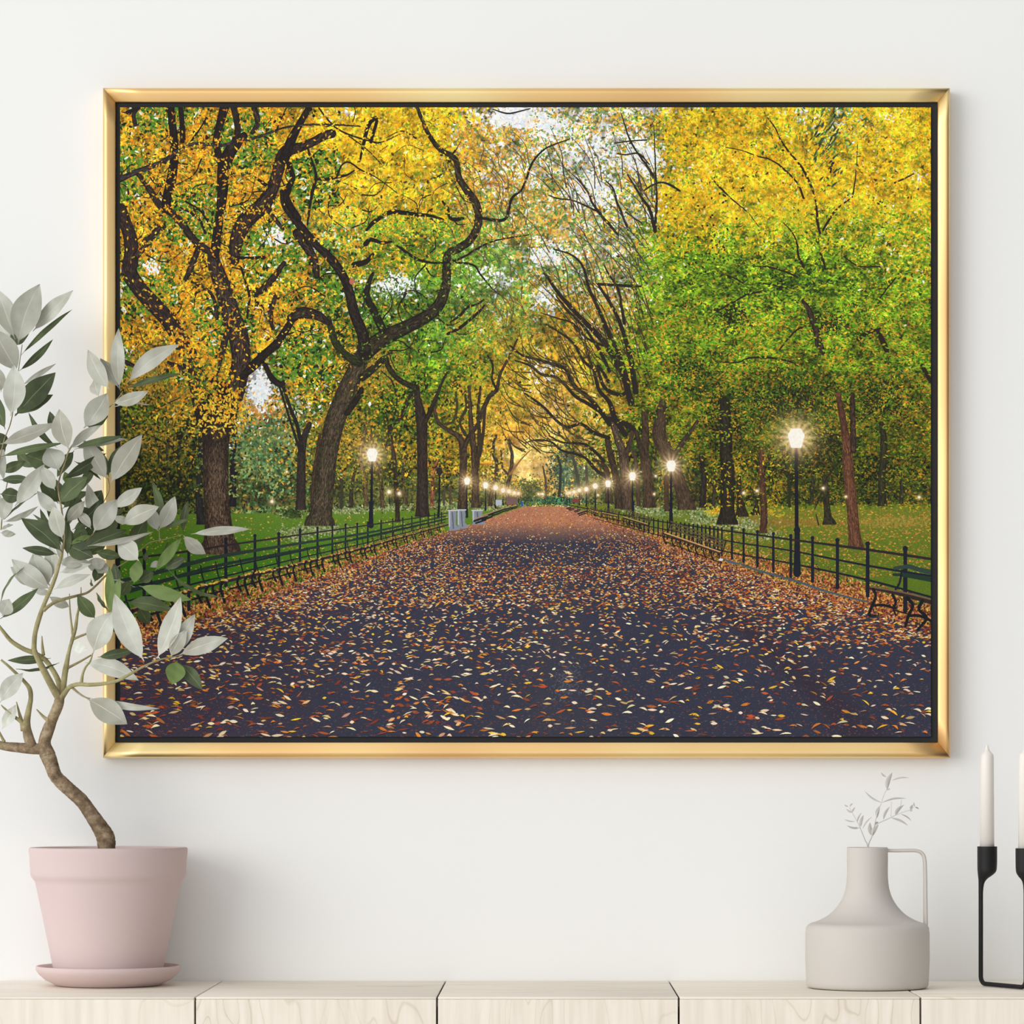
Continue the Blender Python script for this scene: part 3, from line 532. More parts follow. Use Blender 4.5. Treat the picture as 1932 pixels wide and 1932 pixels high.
for i, x in enumerate(xs):
    ys = np.interp(x, sp[:, 0], sp[:, 1]); s = np.interp(x, [230, 840], [1.25, .24])
    for dx, k in ((0, 1), (-16, .78)):
        limb([(x + dx * s, ys, 5 * s + .6), (x + dx * s - 4 * s, ys + 14 * s, 4.4 * s + .5), (x + (dx + 4) * s, ys + 40 * k * s, 5 * s + .5)], (18,18,26), bark=False)
    limb([(x - 36 * s, ys + 27 * s, 4 * s), (x, ys + 18 * s, 4 * s)], (18,18,26), bark=False)
    limb([(x - 4 * s, ys - 2 * s, 2.6 * s), (x - 10 * s, ys - 18 * s, 3 * s), (x - 14 * s, ys - 40 * s, 2.6 * s)], (24,30,32), bark=False)
n = 70; t = rng.random(n) ** .7; x = 845 - t * 520; y = np.interp(x, sp[:, 0], sp[:, 1]) - rng.uniform(1, 5, n) * (.3 + t)
dabs(x, y, 1 + 3.4 * t, .6 + 1.2 * t, rng.normal(0, .4, n), jit([(240,200,60),(232,160,60),(220,190,130)], n, 10))
for (x0, x1, y0, y1) in [(845,862,963,1001),(862,879,962,997),(890,911,963,990)]:
    polyfill([(x0, y0), (x1 - 1, y0), (x1 - 2, y1 - 12), (x1 + 6, y1 - 2), (x1 - 4, y1), (x0 + 2, y1)], (132,138,150))
    limb([(x0 + 3, y0 + 2, 3), (x0 + 3, y1 - 8, 3)], (176,182,194), bark=False); limb([((x0 + x1) / 2, y0 + 4, 2), ((x0 + x1) / 2 + 2, y1 - 4, 2)], (84,88,104), bark=False); rail([(x0, y0, 2), (x1, y0, 2)], 1, (200,204,212))
polyfill([(935,943),(947,943),(947,953),(935,953)], (176,184,196)); polyfill([(956,938),(976,938),(976,952),(956,952)], (120,90,86)); polyfill([(983,947),(987,947),(987,955),(983,955)], (30,90,170)); polyfill([(1080,941),(1093,941),(1093,948),(1080,948)], (130,60,50))
for (x, y, s) in [(920,972,1.0),(936,966,.8),(950,961,.7),(962,958,.6),(972,956,.5),(908,978,1.0),(1090,962,.5),(1080,959,.5),(1074,957,.4),(1100,966,.7)]:
    limb([(x - 13 * s, y + 5 * s, 4 * s), (x + 10 * s, y - 3 * s, 4 * s)], (34,30,36), bark=False); limb([(x - 13 * s, y + 1 * s, 1.8 * s), (x + 12 * s, y - 6 * s, 1.6 * s)], (176,140,110), bark=False); limb([(x - 10 * s, y + 9 * s, 3 * s), (x + 8 * s, y + 3 * s, 3 * s)], (26,22,28), bark=False)
rail([(1068,952,1.5),(1120,962,2),(1200,976,2.2),(1260,986,2.4),(1330,996,2.8),(1381,1003,3.2),(1492,1018,3.8),(1636,1037,5),(1758,1055,5)], 1, (40,34,34))
rail([(1120,972,1.4),(1260,1000,1.8),(1381,1022,2.4),(1492,1039,3),(1636,1067,4),(1758,1087,4)], 1); rail([(1120,978,1.2),(1260,1014,1.8),(1381,1043,2.4),(1492,1063,3),(1636,1094,4),(1758,1127,4)], 1)
for x, y, yb, w in [(1381,998,1054,4.4),(1403,1001,1060,4.6),(1429,1005,1068,5),(1459,1009,1078,5),(1492,1013,1088,5.4),(1533,1017,1097,6),(1580,1021,1109,6.6),(1637,1028,1124,7.4),(1708,1037,1152,8.4)]:
    limb([(x, y, w * .85), (x, yb, w)], IR, bark=False); dabs([x], [y - 2], [w * .6], [w * .62], [0], [IR], 'disc')
for k in range(30):
    t = k / 29; x = 1090 + 272 * t ** .8; y = np.interp(x, [1068,1200,1260,1381], [950,972,983,999]); limb([(x, y, 1.4 + 2 * t), (x, y + 12 + 40 * t, 1.4 + 2 * t)], IR, bark=False)
# benches on the right
for (x0, y0, x1, y1, s) in [(1254,1006,1358,1042,1.0),(1176,976,1222,990,.62),(1137,968,1164,974,.45),(1112,962,1128,968,.3)]:
    for q in range(8 if s > .6 else 5):
        t = q / (7 if s > .6 else 4); x = x0 + (x1 - x0) * t; y = y0 + (y1 - y0) * t
        limb([(x, y, 2.6 * s), (x - 1, y + 10 * s, 2.2 * s), (x + 3 * s, y + 20 * s, 3 * s)], (22,20,22), bark=False); limb([(x + 6 * s, y - 2 * s, 2 * s), (x + 12 * s, y - 22 * s, 2.4 * s)], (28,26,26), bark=False)
    rail([(x0, y0 + 1, 5 * s), (x1, y1 + 1, 5 * s)], 1, (60,44,32)); rail([(x0, y0 - 1, 2.4 * s), (x1, y1 - 1, 2.4 * s)], 1, (206,160,104))
    for dy in (-9, -16, -22): rail([(x0 + 12 * s, y0 + dy * s * 1.0 , 2.6 * s), (x1 + 8 * s, y1 + dy * s * .95, 2.6 * s)], 1, (92,76,54))
    limb([(x0 + 4, y0 + 17 * s, 1.8 * s), (x1, y1 + 19 * s, 1.8 * s)], (28,22,22), bark=False)
rail([(1368,1056,3),(1384,1062,5),(1400,1064,2)], 1, (78,92,110)); rail([(1400,1066,3),(1430,1076,4),(1500,1096,4),(1560,1116,4),(1638,1136,3)], 1, (72,88,98)); dabs([1360],[1056],[5],[2.4],[0],[(226,228,236)])
rail([(1688,1072,6),(1714,1069,8),(1735,1075,9),(1758,1080,10)], 1, (44,66,56)); rail([(1686,1084,5),(1714,1086,8),(1758,1094,9)], 1, (28,54,42))
limb([(1702,1076,4),(1697,1100,4),(1690,1112,4)], IR, bark=False); rail([(1642,1110,4),(1690,1118,8),(1758,1136,9)], 1, (44,34,34)); rail([(1642,1107,3),(1700,1117,3),(1758,1131,3)], 1, (118,88,66))
for P in [[(1648,1112,6),(1652,1124,5),(1646,1142,6),(1640,1160,5),(1652,1162,3)], [(1684,1122,5),(1690,1136,5),(1686,1148,4),(1690,1160,3)], [(1646,1142,4),(1668,1142,5),(1690,1148,4)], [(1712,1128,7),(1722,1142,6),(1714,1162,6),(1708,1182,5)], [(1740,1134,7),(1734,1150,6),(1748,1166,6),(1732,1188,5)], [(1714,1162,5),(1735,1162,6),(1758,1172,5)], [(1690,1152,3),(1712,1158,2.5)]]:
    limb(P, (18,20,26), bark=False)
# the canvas colour varies gently, as a printed photograph does
img *= (.97 + .06 * noise(2.0))[..., None]
img = np.clip(img, 0, 255)
# ---------------------------------------------------------------- the room and the things in it
import bpy, bmesh, math, random
from mathutils import Vector, Matrix
random.seed(11)
SC = bpy.context.scene
COL = SC.collection
F, XV, YV = 6500.0, 1036.0, 1485.0
MM = .000875
LW = F * MM                      # camera to wall
ZT = .75                         # cabinet top
ZC = ZT + (1850.5 - YV) * MM     # camera height

def at(px, py, y):
    """pixel of the photograph, standing at depth y (wall = 0) -> point"""
    L = LW + y
    return Vector(((px - XV) * L / F, y, ZC - (py - YV) * L / F))

# ---- materials
def mat(name, rgb=(.8, .8, .8), rough=.6, metal=0.0, spec=.5):
    m = bpy.data.materials.new(name); m.use_nodes = True
    b = m.node_tree.nodes['Principled BSDF']
    b.inputs['Base Color'].default_value = (*rgb, 1); b.inputs['Roughness'].default_value = rough
    b.inputs['Metallic'].default_value = metal; b.inputs['Specular IOR Level'].default_value = spec
    return m, m.node_tree.nodes, m.node_tree.links, b
def srgb(r, g, b):
    f = lambda c: (c / 255 / 12.92) if c <= 10 else ((c / 255 + .055) / 1.055) ** 2.4
    return (f(r), f(g), f(b))
def tex(n, l, typ, scale, coord='Object', stretch=None, **kw):
    tc = n.new('ShaderNodeTexCoord'); t = n.new(typ)
    if stretch:
        mp = n.new('ShaderNodeMapping'); mp.inputs['Scale'].default_value = stretch
        l.new(tc.outputs[coord], mp.inputs['Vector']); l.new(mp.outputs[0], t.inputs['Vector'])
    else: l.new(tc.outputs[coord], t.inputs['Vector'])
    t.inputs['Scale'].default_value = scale
    for k, v in kw.items(): t.inputs[k].default_value = v
    return t
def ramp(n, l, src, stops):
    r = n.new('ShaderNodeValToRGB'); l.new(src, r.inputs[0]); e = r.color_ramp.elements
    while len(e) < len(stops): e.new(.5)
    for x, (p, c) in zip(e, stops): x.position = p; x.color = (*c, 1)
    return r
def bump(n, l, b, src, strength, dist=.001):
    bp = n.new('ShaderNodeBump'); bp.inputs['Strength'].default_value = strength; bp.inputs['Distance'].default_value = dist
    l.new(src, bp.inputs['Height']); l.new(bp.outputs[0], b.inputs['Normal'])

M = {}
def plain(key, name, rgb, rough=.6, var=.04, scale=30, bstr=.1, metal=0.0, spec=.5, bscale=None):
    m, n, l, b = mat(name, rgb, rough, metal, spec)
    t = tex(n, l, 'ShaderNodeTexNoise', scale, Detail=4)
    r = ramp(n, l, t.outputs['Fac'], [(.3, tuple(c * (1 - var) for c in rgb)), (.7, tuple(min(1, c * (1 + var)) for c in rgb))])
    l.new(r.outputs[0], b.inputs['Base Color'])
    if bstr:
        t2 = tex(n, l, 'ShaderNodeTexNoise', bscale or scale * 12, Detail=3); bump(n, l, b, t2.outputs['Fac'], bstr, .0004)
    M[key] = m; return m, n, l, b
plain('wall', 'painted plaster', srgb(242,243,242), .85, .006, 2.2, .12, spec=.2, bscale=420)
plain('floor', 'pale oak floor', srgb(222,220,217), .6, .05, 6, .1)
plain('pot', 'pink glazed terracotta', srgb(212,192,190), .75, .012, 14, .12, spec=.25, bscale=500)
plain('vase', 'warm grey stoneware', srgb(204,199,193), .8, .012, 20, .3, spec=.2, bscale=900)
plain('black', 'black cast iron', srgb(14,14,15), .6, .1, 60, .1, spec=.4)
plain('wax', 'ivory wax', srgb(238,233,226), .45, .01, 30, .05, spec=.4)
M['wax'].node_tree.nodes['Principled BSDF'].inputs['Subsurface Weight'].default_value = .15
M['wax'].node_tree.nodes['Principled BSDF'].inputs['Subsurface Radius'].default_value = (.01, .008, .006)
plain('soil', 'dark soil', srgb(70,56,44), .95, .3, 60, .6)
plain('liner', 'black frame liner', srgb(44,45,48), .7, .03, 40, 0, spec=.2)
plain('drysprig', 'bleached leaf', srgb(192,190,182), .8, .12, 60, 0, spec=.2)
plain('drystem', 'bleached stem', srgb(206,204,199), .8, .05, 60, 0, spec=.2)
plain('dark', 'cabinet gap shadow board', srgb(150,128,104), .8, .05, 20, 0)

def wood(key, grain_axis, seed):
    m, n, l, b = mat('bleached maple ' + key, (.8, .75, .66), .5, 0, .3)
    tc = n.new('ShaderNodeTexCoord'); mp = n.new('ShaderNodeMapping'); mp.inputs['Location'].default_value = (seed * 3.7, seed * 1.3, seed * 2.1)
    mp.inputs['Scale'].default_value = {'z': (1, 1, .28), 'x': (.2, 1, 1)}[grain_axis]
    l.new(tc.outputs['Object'], mp.inputs['Vector'])
    nz = n.new('ShaderNodeTexNoise'); nz.inputs['Scale'].default_value = 5.0; nz.inputs['Detail'].default_value = 3; nz.inputs['Distortion'].default_value = .6
    l.new(mp.outputs[0], nz.inputs['Vector'])
    mul = n.new('ShaderNodeMath'); mul.operation = 'MULTIPLY'; mul.inputs[1].default_value = 17 if grain_axis == 'z' else 7; l.new(nz.outputs['Fac'], mul.inputs[0])
    fr = n.new('ShaderNodeMath'); fr.operation = 'FRACT'; l.new(mul.outputs[0], fr.inputs[0])
    pale, lite, line = srgb(248,240,228), srgb(243,234,219), srgb(218,204,182)
    r = ramp(n, l, fr.outputs[0], [(0, line), (.06, lite), (.3, pale), (.82, lite), (.95, lite), (1.0, line)])
    n2 = n.new('ShaderNodeTexNoise'); n2.inputs['Scale'].default_value = 90; n2.inputs['Detail'].default_value = 4; 
    mp2 = n.new('ShaderNodeMapping'); mp2.inputs['Scale'].default_value = {'z': (1, 1, .06), 'x': (.06, 1, 1)}[grain_axis]
    l.new(tc.outputs['Object'], mp2.inputs['Vector']); l.new(mp2.outputs[0], n2.inputs['Vector'])
    r2 = ramp(n, l, n2.outputs['Fac'], [(.3, (.9, .885, .86)), (.65, (1, 1, 1))])
    n3 = n.new('ShaderNodeTexNoise'); n3.inputs['Scale'].default_value = 3.5; l.new(mp.outputs[0], n3.inputs['Vector'])
    r3 = ramp(n, l, n3.outputs['Fac'], [(.42, (0, 0, 0)), (.6, (.75, .75, .75))])
    mixb = n.new('ShaderNodeMix'); mixb.data_type = 'RGBA'; l.new(r3.outputs[0], mixb.inputs['Factor']); mixb.inputs['A'].default_value = (*pale, 1); l.new(r.outputs[0], mixb.inputs['B'])
    mx = n.new('ShaderNodeMix'); mx.data_type = 'RGBA'; mx.blend_type = 'MULTIPLY'; mx.inputs['Factor'].default_value = 1
    l.new(mixb.outputs['Result'], mx.inputs['A']); l.new(r2.outputs[0], mx.inputs['B'])
    vo = n.new('ShaderNodeTexVoronoi'); vo.inputs['Scale'].default_value = 11; l.new(tc.outputs['Object'], vo.inputs['Vector'])
    rk = ramp(n, l, vo.outputs['Distance'], [(.0, srgb(150,128,104)), (.035, (1, 1, 1))])
    mk = n.new('ShaderNodeMix'); mk.data_type = 'RGBA'; mk.blend_type = 'MULTIPLY'; mk.inputs['Factor'].default_value = .7
    l.new(mx.outputs['Result'], mk.inputs['A']); l.new(rk.outputs[0], mk.inputs['B'])
    l.new(mk.outputs['Result'], b.inputs['Base Color']); return m

# gold leaf on the moulding: warm metal whose tint imitates uneven reflections along each rail
def gold():
    m, n, l, b = mat('brushed gold', (.9, .7, .36), .42, 1.0)
    t = tex(n, l, 'ShaderNodeTexNoise', 2.6, Detail=1)
    r = ramp(n, l, t.outputs['Fac'], [(.3, srgb(224,176,120)), (.5, srgb(242,204,142)), (.7, srgb(250,230,170))])
    l.new(r.outputs[0], b.inputs['Base Color'])
    t2 = tex(n, l, 'ShaderNodeTexNoise', 900, Detail=2); bump(n, l, b, t2.outputs['Fac'], .05, .0002)
    M['gold'] = m
gold()

def bark():
    m, n, l, b = mat('olive bark', (.3, .25, .18), .85, 0, .2)
    at_ = n.new('ShaderNodeAttribute'); at_.attribute_name = 'young'
    t = tex(n, l, 'ShaderNodeTexNoise', 70, Detail=6, Roughness=.65)
    r = ramp(n, l, t.outputs['Fac'], [(.3, srgb(92,76,60)), (.5, srgb(138,118,94)), (.68, srgb(182,164,136))])
    r2 = ramp(n, l, t.outputs['Fac'], [(.3, srgb(138,130,92)), (.7, srgb(180,172,128))])
    mx = n.new('ShaderNodeMix'); mx.data_type = 'RGBA'; l.new(at_.outputs['Fac'], mx.inputs['Factor']); l.new(r.outputs[0], mx.inputs['A']); l.new(r2.outputs[0], mx.inputs['B'])
    l.new(mx.outputs['Result'], b.inputs['Base Color']); bump(n, l, b, t.outputs['Fac'], .5, .002); M['bark'] = m
bark()

def leafmat():
    m, n, l, b = mat('olive leaf', (.2, .25, .1), .55, 0, .3)
    g = n.new('ShaderNodeNewGeometry'); t = tex(n, l, 'ShaderNodeTexNoise', 18, Detail=3)
    rt = ramp(n, l, t.outputs['Fac'], [(.3, srgb(56,62,46)), (.5, srgb(76,86,60)), (.72, srgb(104,118,82))])
    ru = ramp(n, l, t.outputs['Fac'], [(.32, srgb(172,170,156)), (.5, srgb(190,191,180)), (.7, srgb(214,217,208))])
    rib = n.new('ShaderNodeAttribute'); rib.attribute_name = 'rib'
    mr = n.new('ShaderNodeMix'); mr.data_type = 'RGBA'; l.new(rib.outputs['Fac'], mr.inputs['Factor']); l.new(rt.outputs[0], mr.inputs['A']); mr.inputs['B'].default_value = (*srgb(140,152,112), 1)
    ms = n.new('ShaderNodeMix'); ms.data_type = 'RGBA'; l.new(rib.outputs['Fac'], ms.inputs['Factor']); l.new(ru.outputs[0], ms.inputs['A']); ms.inputs['B'].default_value = (*srgb(222,224,216), 1)
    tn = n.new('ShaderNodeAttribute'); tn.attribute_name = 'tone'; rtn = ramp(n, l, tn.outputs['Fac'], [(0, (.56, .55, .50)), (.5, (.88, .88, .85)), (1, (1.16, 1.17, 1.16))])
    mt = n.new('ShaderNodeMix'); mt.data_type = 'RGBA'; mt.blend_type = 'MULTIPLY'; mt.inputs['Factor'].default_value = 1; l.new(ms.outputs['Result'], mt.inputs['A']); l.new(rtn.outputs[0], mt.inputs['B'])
    fr = n.new('ShaderNodeAttribute'); fr.attribute_name = 'fresh'
    mf = n.new('ShaderNodeMix'); mf.data_type = 'RGBA'; l.new(fr.outputs['Fac'], mf.inputs['Factor']); l.new(mr.outputs['Result'], mf.inputs['A']); mf.inputs['B'].default_value = (*srgb(116,138,78), 1)
    mx = n.new('ShaderNodeMix'); mx.data_type = 'RGBA'; l.new(g.outputs['Backfacing'], mx.inputs['Factor']); l.new(mf.outputs['Result'], mx.inputs['A']); l.new(mt.outputs['Result'], mx.inputs['B'])
    l.new(mx.outputs['Result'], b.inputs['Base Color'])
    tr = n.new('ShaderNodeBsdfTranslucent'); l.new(mx.outputs['Result'], tr.inputs['Color'])
    sh = n.new('ShaderNodeMixShader'); sh.inputs[0].default_value = .12; out = n['Material Output']
    l.new(b.outputs[0], sh.inputs[1]); l.new(tr.outputs[0], sh.inputs[2]); l.new(sh.outputs[0], out.inputs['Surface']); M['leaf'] = m
leafmat()

def canvasmat():
    im = bpy.data.images.new('autumn avenue print', PW, PH, alpha=False)
    buf = np.ones((PH, PW, 4), np.float32); buf[..., :3] = img[::-1] / 255.0
    im.pixels.foreach_set(buf.ravel()); im.update()
    try: im.pack()
    except Exception: pass
    m, n, l, b = mat('printed canvas', (1, 1, 1), .65, 0, .2)
    tc = n.new('ShaderNodeTexCoord'); ti = n.new('ShaderNodeTexImage'); ti.image = im; ti.interpolation = 'Linear'; ti.extension = 'EXTEND'
    l.new(tc.outputs['UV'], ti.inputs['Vector']); l.new(ti.outputs['Color'], b.inputs['Base Color']); M['canvas'] = m
canvasmat()

# ---- helpers
def obj(name, bm, m, parent=None, smooth=True, loc=None):
    me = bpy.data.meshes.new(name)
    bmesh.ops.recalc_face_normals(bm, faces=bm.faces) if not bm.faces.layers.int.get('keep') else None
    bm.to_mesh(me); bm.free()
    for mm in (m if isinstance(m, list) else [m]): me.materials.append(mm)
    for p in me.polygons: p.use_smooth = smooth
    o = bpy.data.objects.new(name, me); COL.objects.link(o)
    if parent: 
        o.parent = parent; o.matrix_parent_inverse = Matrix.Translation(-parent.location)
    return o
def thing(name, label, cat, loc, group=None):
    o = bpy.data.objects.new(name, None); COL.objects.link(o); o.location = loc; o.empty_display_size = .02
    o['label'] = label; o['category'] = cat
    if group: o['group'] = group
    return o
def tag(o, label, cat, group=None):
    o['label'] = label; o['category'] = cat
    if group: o['group'] = group
    return o
def box(bm, x0, x1, y0, y1, z0, z1):
    v = [bm.verts.new((x, y, z)) for z in (z0, z1) for y in (y0, y1) for x in (x0, x1)]
    for f in ((0,1,3,2),(4,6,7,5),(0,4,5,1),(2,3,7,6),(0,2,6,4),(1,5,7,3)): bm.faces.new([v[i] for i in f])
def bevel(bm, w, seg=2):
    bmesh.ops.bevel(bm, geom=bm.edges[:] , offset=w, segments=seg, affect='EDGES', profile=.5)
def lathe(bm, prof, cx, cy, seg=96):
    rings = []
    for r, z in prof:
        rings.append([bm.verts.new((cx + r * math.cos(2 * math.pi * k / seg), cy + r * math.sin(2 * math.pi * k / seg), z)) for k in range(seg)] if r > 1e-5 else [bm.verts.new((cx, cy, z))])
    for a, b in zip(rings, rings[1:]):
        for k in range(seg):
            k2 = (k + 1) % seg
            if len(a) == 1 and len(b) == 1: continue
            if len(a) == 1: bm.faces.new((a[0], b[k2], b[k]))
            elif len(b) == 1: bm.faces.new((a[k], a[k2], b[0]))
            else: bm.faces.new((a[k], a[k2], b[k2], b[k]))
def smoothprof(P, per=6):
    out = []
    for i in range(len(P) - 1):
        p0 = P[max(0, i - 1)]; p1 = P[i]; p2 = P[i + 1]; p3 = P[min(len(P) - 1, i + 2)]
        for k in range(per):
            t = k / per
            out.append(tuple(.5 * (2 * b + (-a + c) * t + (2 * a - 5 * b + 4 * c - d) * t * t + (-a + 3 * b - 3 * c + d) * t ** 3) for a, b, c, d in zip(p0, p1, p2, p3)))
    out.append(P[-1]); return out
def tube(bm, pts, rads, seg=12, ry=None, cap=True, lay=None, val=None):
    """sweep; pts Vectors, rads list"""
    n = len(pts); rings = []; up = None
    for i in range(n):
        T = (pts[min(n - 1, i + 1)] - pts[max(0, i - 1)]).normalized()
        if up is None: up = T.orthogonal().normalized()
        else: up = (up - T * up.dot(T)).normalized()
        B = T.cross(up)
        rings.append([bm.verts.new(pts[i] + (up * math.cos(2 * math.pi * k / seg) + B * math.sin(2 * math.pi * k / seg)) * rads[i]) for k in range(seg)])
        if lay is not None:
            for v in rings[-1]: v[lay] = val[i]
    for a, b in zip(rings, rings[1:]):
        for k in range(seg): bm.faces.new((a[k], a[(k + 1) % seg], b[(k + 1) % seg], b[k]))
    if cap: bm.faces.new(rings[0][::-1]); bm.faces.new(rings[-1])
def spline(P, per=8):
    """P: tuples of any length -> smooth tuples"""
    return smoothprof(P, per)

# ---- setting
def struct(name, bm, m):
    o = obj(name, bm, m, smooth=False); o['kind'] = 'structure'; return o
bm = bmesh.new(); box(bm, -3.2, 3.2, 0, .12, 0, 2.8); struct('wall_back', bm, M['wall'])
bm = bmesh.new(); box(bm, -3.2, 3.2, -7.5, 0, -.1, 0); struct('floor', bm, M['floor'])

# ---- the framed picture
L0 = LW - .040                                   # plane of the frame's front
def fp(px, py, y=-.040): return at(px, py, y)
OUT = (193, 164, 1793.5, 1430.3); INN = (217.2, 191.7, 1769.8, 1400.6); CAN = (226.8, 202.6, 1756.2, 1390.2)
o0, o1 = fp(OUT[0], OUT[1]), fp(OUT[2], OUT[3]); i0, i1 = fp(INN[0], INN[1]), fp(INN[2], INN[3])
frame = thing('framed_picture', 'large gold framed print of an autumn tree avenue hanging on the white wall', 'picture', ((o0.x + o1.x) / 2, -.02, o1.z))
oc = [(o0.x, o0.z), (o1.x, o0.z), (o1.x, o1.z), (o0.x, o1.z)]; ic = [(i0.x, i0.z), (i1.x, i0.z), (i1.x, i1.z), (i0.x, i1.z)]
prof = [(0, -.001), (0, -.030), (.03, -.0345), (.08, -.0370), (.15, -.0386), (.24, -.0397), (.32, -.0401), (.42, -.0398), (.60, -.0388), (.80, -.0376), (.95, -.0366), (1.0, -.0360), (1.0, -.012)]
for k in range(4):
    a, b = oc[k], oc[(k + 1) % 4]; c, d = ic[k], ic[(k + 1) % 4]
    bm = bmesh.new(); rows = []
    for f, y in prof:
        p = Vector((a[0] + (c[0] - a[0]) * f, y, a[1] + (c[1] - a[1]) * f)); q = Vector((b[0] + (d[0] - b[0]) * f, y, b[1] + (d[1] - b[1]) * f))
        e = (q - p).normalized() * .00012
        rows.append([bm.verts.new(p.lerp(q, j / 24) + e * (1 if j == 0 else -1 if j == 24 else 0)) for j in range(25)])
    for r0, r1 in zip(rows, rows[1:]):
        for j in range(24): bm.faces.new((r0[j], r0[j + 1], r1[j + 1], r1[j]))
    bm.faces.new([r[0] for r in rows]); bm.faces.new([r[-1] for r in rows][::-1])
    bm.faces.new([rows[0][j] for j in (0, 24)] + [rows[-1][j] for j in (24, 0)])
    o = obj('frame_rail', bm, M['gold'], frame)
    o['label'] = ['gold top rail', 'gold right rail', 'gold bottom rail', 'gold left rail'][k]
    for p in o.data.polygons: p.use_smooth = len(p.vertices) == 4 and abs(p.normal.y) > .2
# black floating-frame tray
YC = -.034
c0, c1 = at(CAN[0], CAN[1], YC), at(CAN[2], CAN[3], YC)
bm = bmesh.new(); e = .0006
box(bm, i0.x + e, i1.x - e, -.016, -.012, i1.z + e, i0.z - e); box(bm, i0.x + e, c0.x - .0004, -.0305, -.016, i1.z + e, i0.z - e); box(bm, c1.x + .0004, i1.x - e, -.0305, -.016, i1.z + e, i0.z - e); box(bm, c0.x - .0004, c1.x + .0004, -.0305, -.016, c0.z + .0004, i0.z - e); box(bm, c0.x - .0004, c1.x + .0004, -.0305, -.016, i1.z + e, c1.z - .0004)
o = obj('frame_liner', bm, M['liner'], frame, smooth=False); o['label'] = 'black inner liner'
bm = bmesh.new(); box(bm, c0.x, c1.x, YC, -.0165, c1.z, c0.z); uv = bm.loops.layers.uv.new('UVMap')
for f in bm.faces:
    for lp in f.loops:
        p = lp.vert.co; q = (p.x - 0) , p.z
        u = (p.x / (LW + YC) * F + XV - CX0) / (CX1 - CX0); v = 1 - ((ZC - p.z) * F / (LW + YC) + YV - CY0) / (CY1 - CY0)
        lp[uv].uv = (u, v)
o = obj('printed_canvas', bm, M['canvas'], frame, smooth=False); o['label'] = 'canvas print of a leaf-strewn avenue of trees with lit street lamps'

# ---- cabinets
LF = (ZC - ZT) * F / (1881 - YV); YF = LF - LW
seam = [-88.5, 368, 824.5, 1280.8, 1737, 2193.5]
labs = ['leftmost pale maple cabinet, under the pink plant pot', 'pale maple cabinet second from left with an empty top', 'pale maple cabinet in the middle, empty top, left of the jug cabinet', 'pale maple cabinet fourth from left, holding the grey jug vase', 'rightmost pale maple cabinet, under the black candle holder']
for k in range(5):
    x0 = (seam[k] - XV) * LF / F + .0013; x1 = (seam[k + 1] - XV) * LF / F - .0013
    cab = thing('cabinet', labs[k], 'cabinet', ((x0 + x1) / 2, YF / 2, 0), 'row of pale maple cabinets along the wall')
    wz, wx = wood('front', 'z', k + 1), wood('top', 'x', k + 1)
    bm = bmesh.new()
    t = .016
    box(bm, x0 + .0006, x0 + t, YF + .020, -.002, .004, ZT - .0185); box(bm, x1 - t, x1 - .0006, YF + .020, -.002, .004, ZT - .0185)
    box(bm, x0 + t, x1 - t, YF + .020, -.002, .06, .076); box(bm, x0 + t, x1 - t, -.008, -.002, .076, ZT - .0185)
    obj('carcass', bm, wz, cab, smooth=False)
    bm = bmesh.new(); box(bm, x0, x1, YF, -.001, ZT - .0035, ZT); bevel(bm, .0013); obj('top_panel', bm, wx, cab)
    bm = bmesh.new(); box(bm, x0 + .0002, x1 - .0002, YF + .0002, YF + .0185, .03, ZT - .0037); bevel(bm, .0007, 1); obj('door', bm, wz, cab, smooth=False)

# ---- pot and saucer
def pyr(py, y): return at(XV, py, y).z
YP = -.130; LP = LW + YP; k = LP / F; cxp = (204.5 - XV) * k
bz = ZT + .0006
def R(px): return px * k
zs = lambda py: ZC - (py - YV) * k
base_py = YV + (ZC - ZT) / k     # where the contact circle's centre falls
prof = [(0, bz), (R(96), bz), (R(101), bz + .0012), (R(104), bz + .003), (R(118), zs(1848)), (R(129), zs(1838)), (R(133), zs(1833)), (R(135.5), zs(1829)), (R(135.8), zs(1823.5)), (R(134.5), zs(1821.3)), (R(131), zs(1821.5)), (R(128), zs(1826)), (R(108), zs(1843)), (R(98), zs(1850)), (0, zs(1851))]
bm = bmesh.new(); lathe(bm, prof, cxp, YP); 
sau = obj('saucer', bm, M['pot']); 
tag(sau, 'pink terracotta saucer on the cabinet under the plant pot', 'saucer')
plant = thing('potted_olive_tree', 'olive tree with grey-green leaves in a pink terracotta pot, in front of the picture', 'potted plant', (cxp, YP, zs(1849.5)))
prof = [(0, zs(1849.3)), (R(97), zs(1849.3)), (R(101), zs(1847)), (R(102.5), zs(1836)), (R(103.5), zs(1825)), (R(121), zs(1740)), (R(136), zs(1668)), (R(138), zs(1662)), (R(141), zs(1658)), (R(144.5), zs(1653)), (R(146), zs(1648)), (R(146.2), zs(1640)), (R(147.4), zs(1618)), (R(148.2), zs(1612)), (R(149), zs(1605)), (R(148.6), zs(1600.5)), (R(146.5), zs(1598.6)), (R(142), zs(1598.4)), (R(138.5), zs(1600)), (R(137), zs(1606)), (R(134), zs(1640)), (R(128), zs(1660)), (R(110), zs(1750)), (0, zs(1750))]
bm = bmesh.new(); lathe(bm, prof, cxp, YP); obj('pot', bm, M['pot'], plant)
bm = bmesh.new(); lathe(bm, [(0, zs(1612)), (R(40), zs(1611)), (R(100), zs(1614)), (R(134.5), zs(1616)), (R(134), zs(1625)), (0, zs(1625))], cxp, YP, 48)
for v in bm.verts: v.co.z += random.uniform(-.001, .001) if v.co.z > zs(1620) else 0
obj('soil', bm, M['soil'], plant)

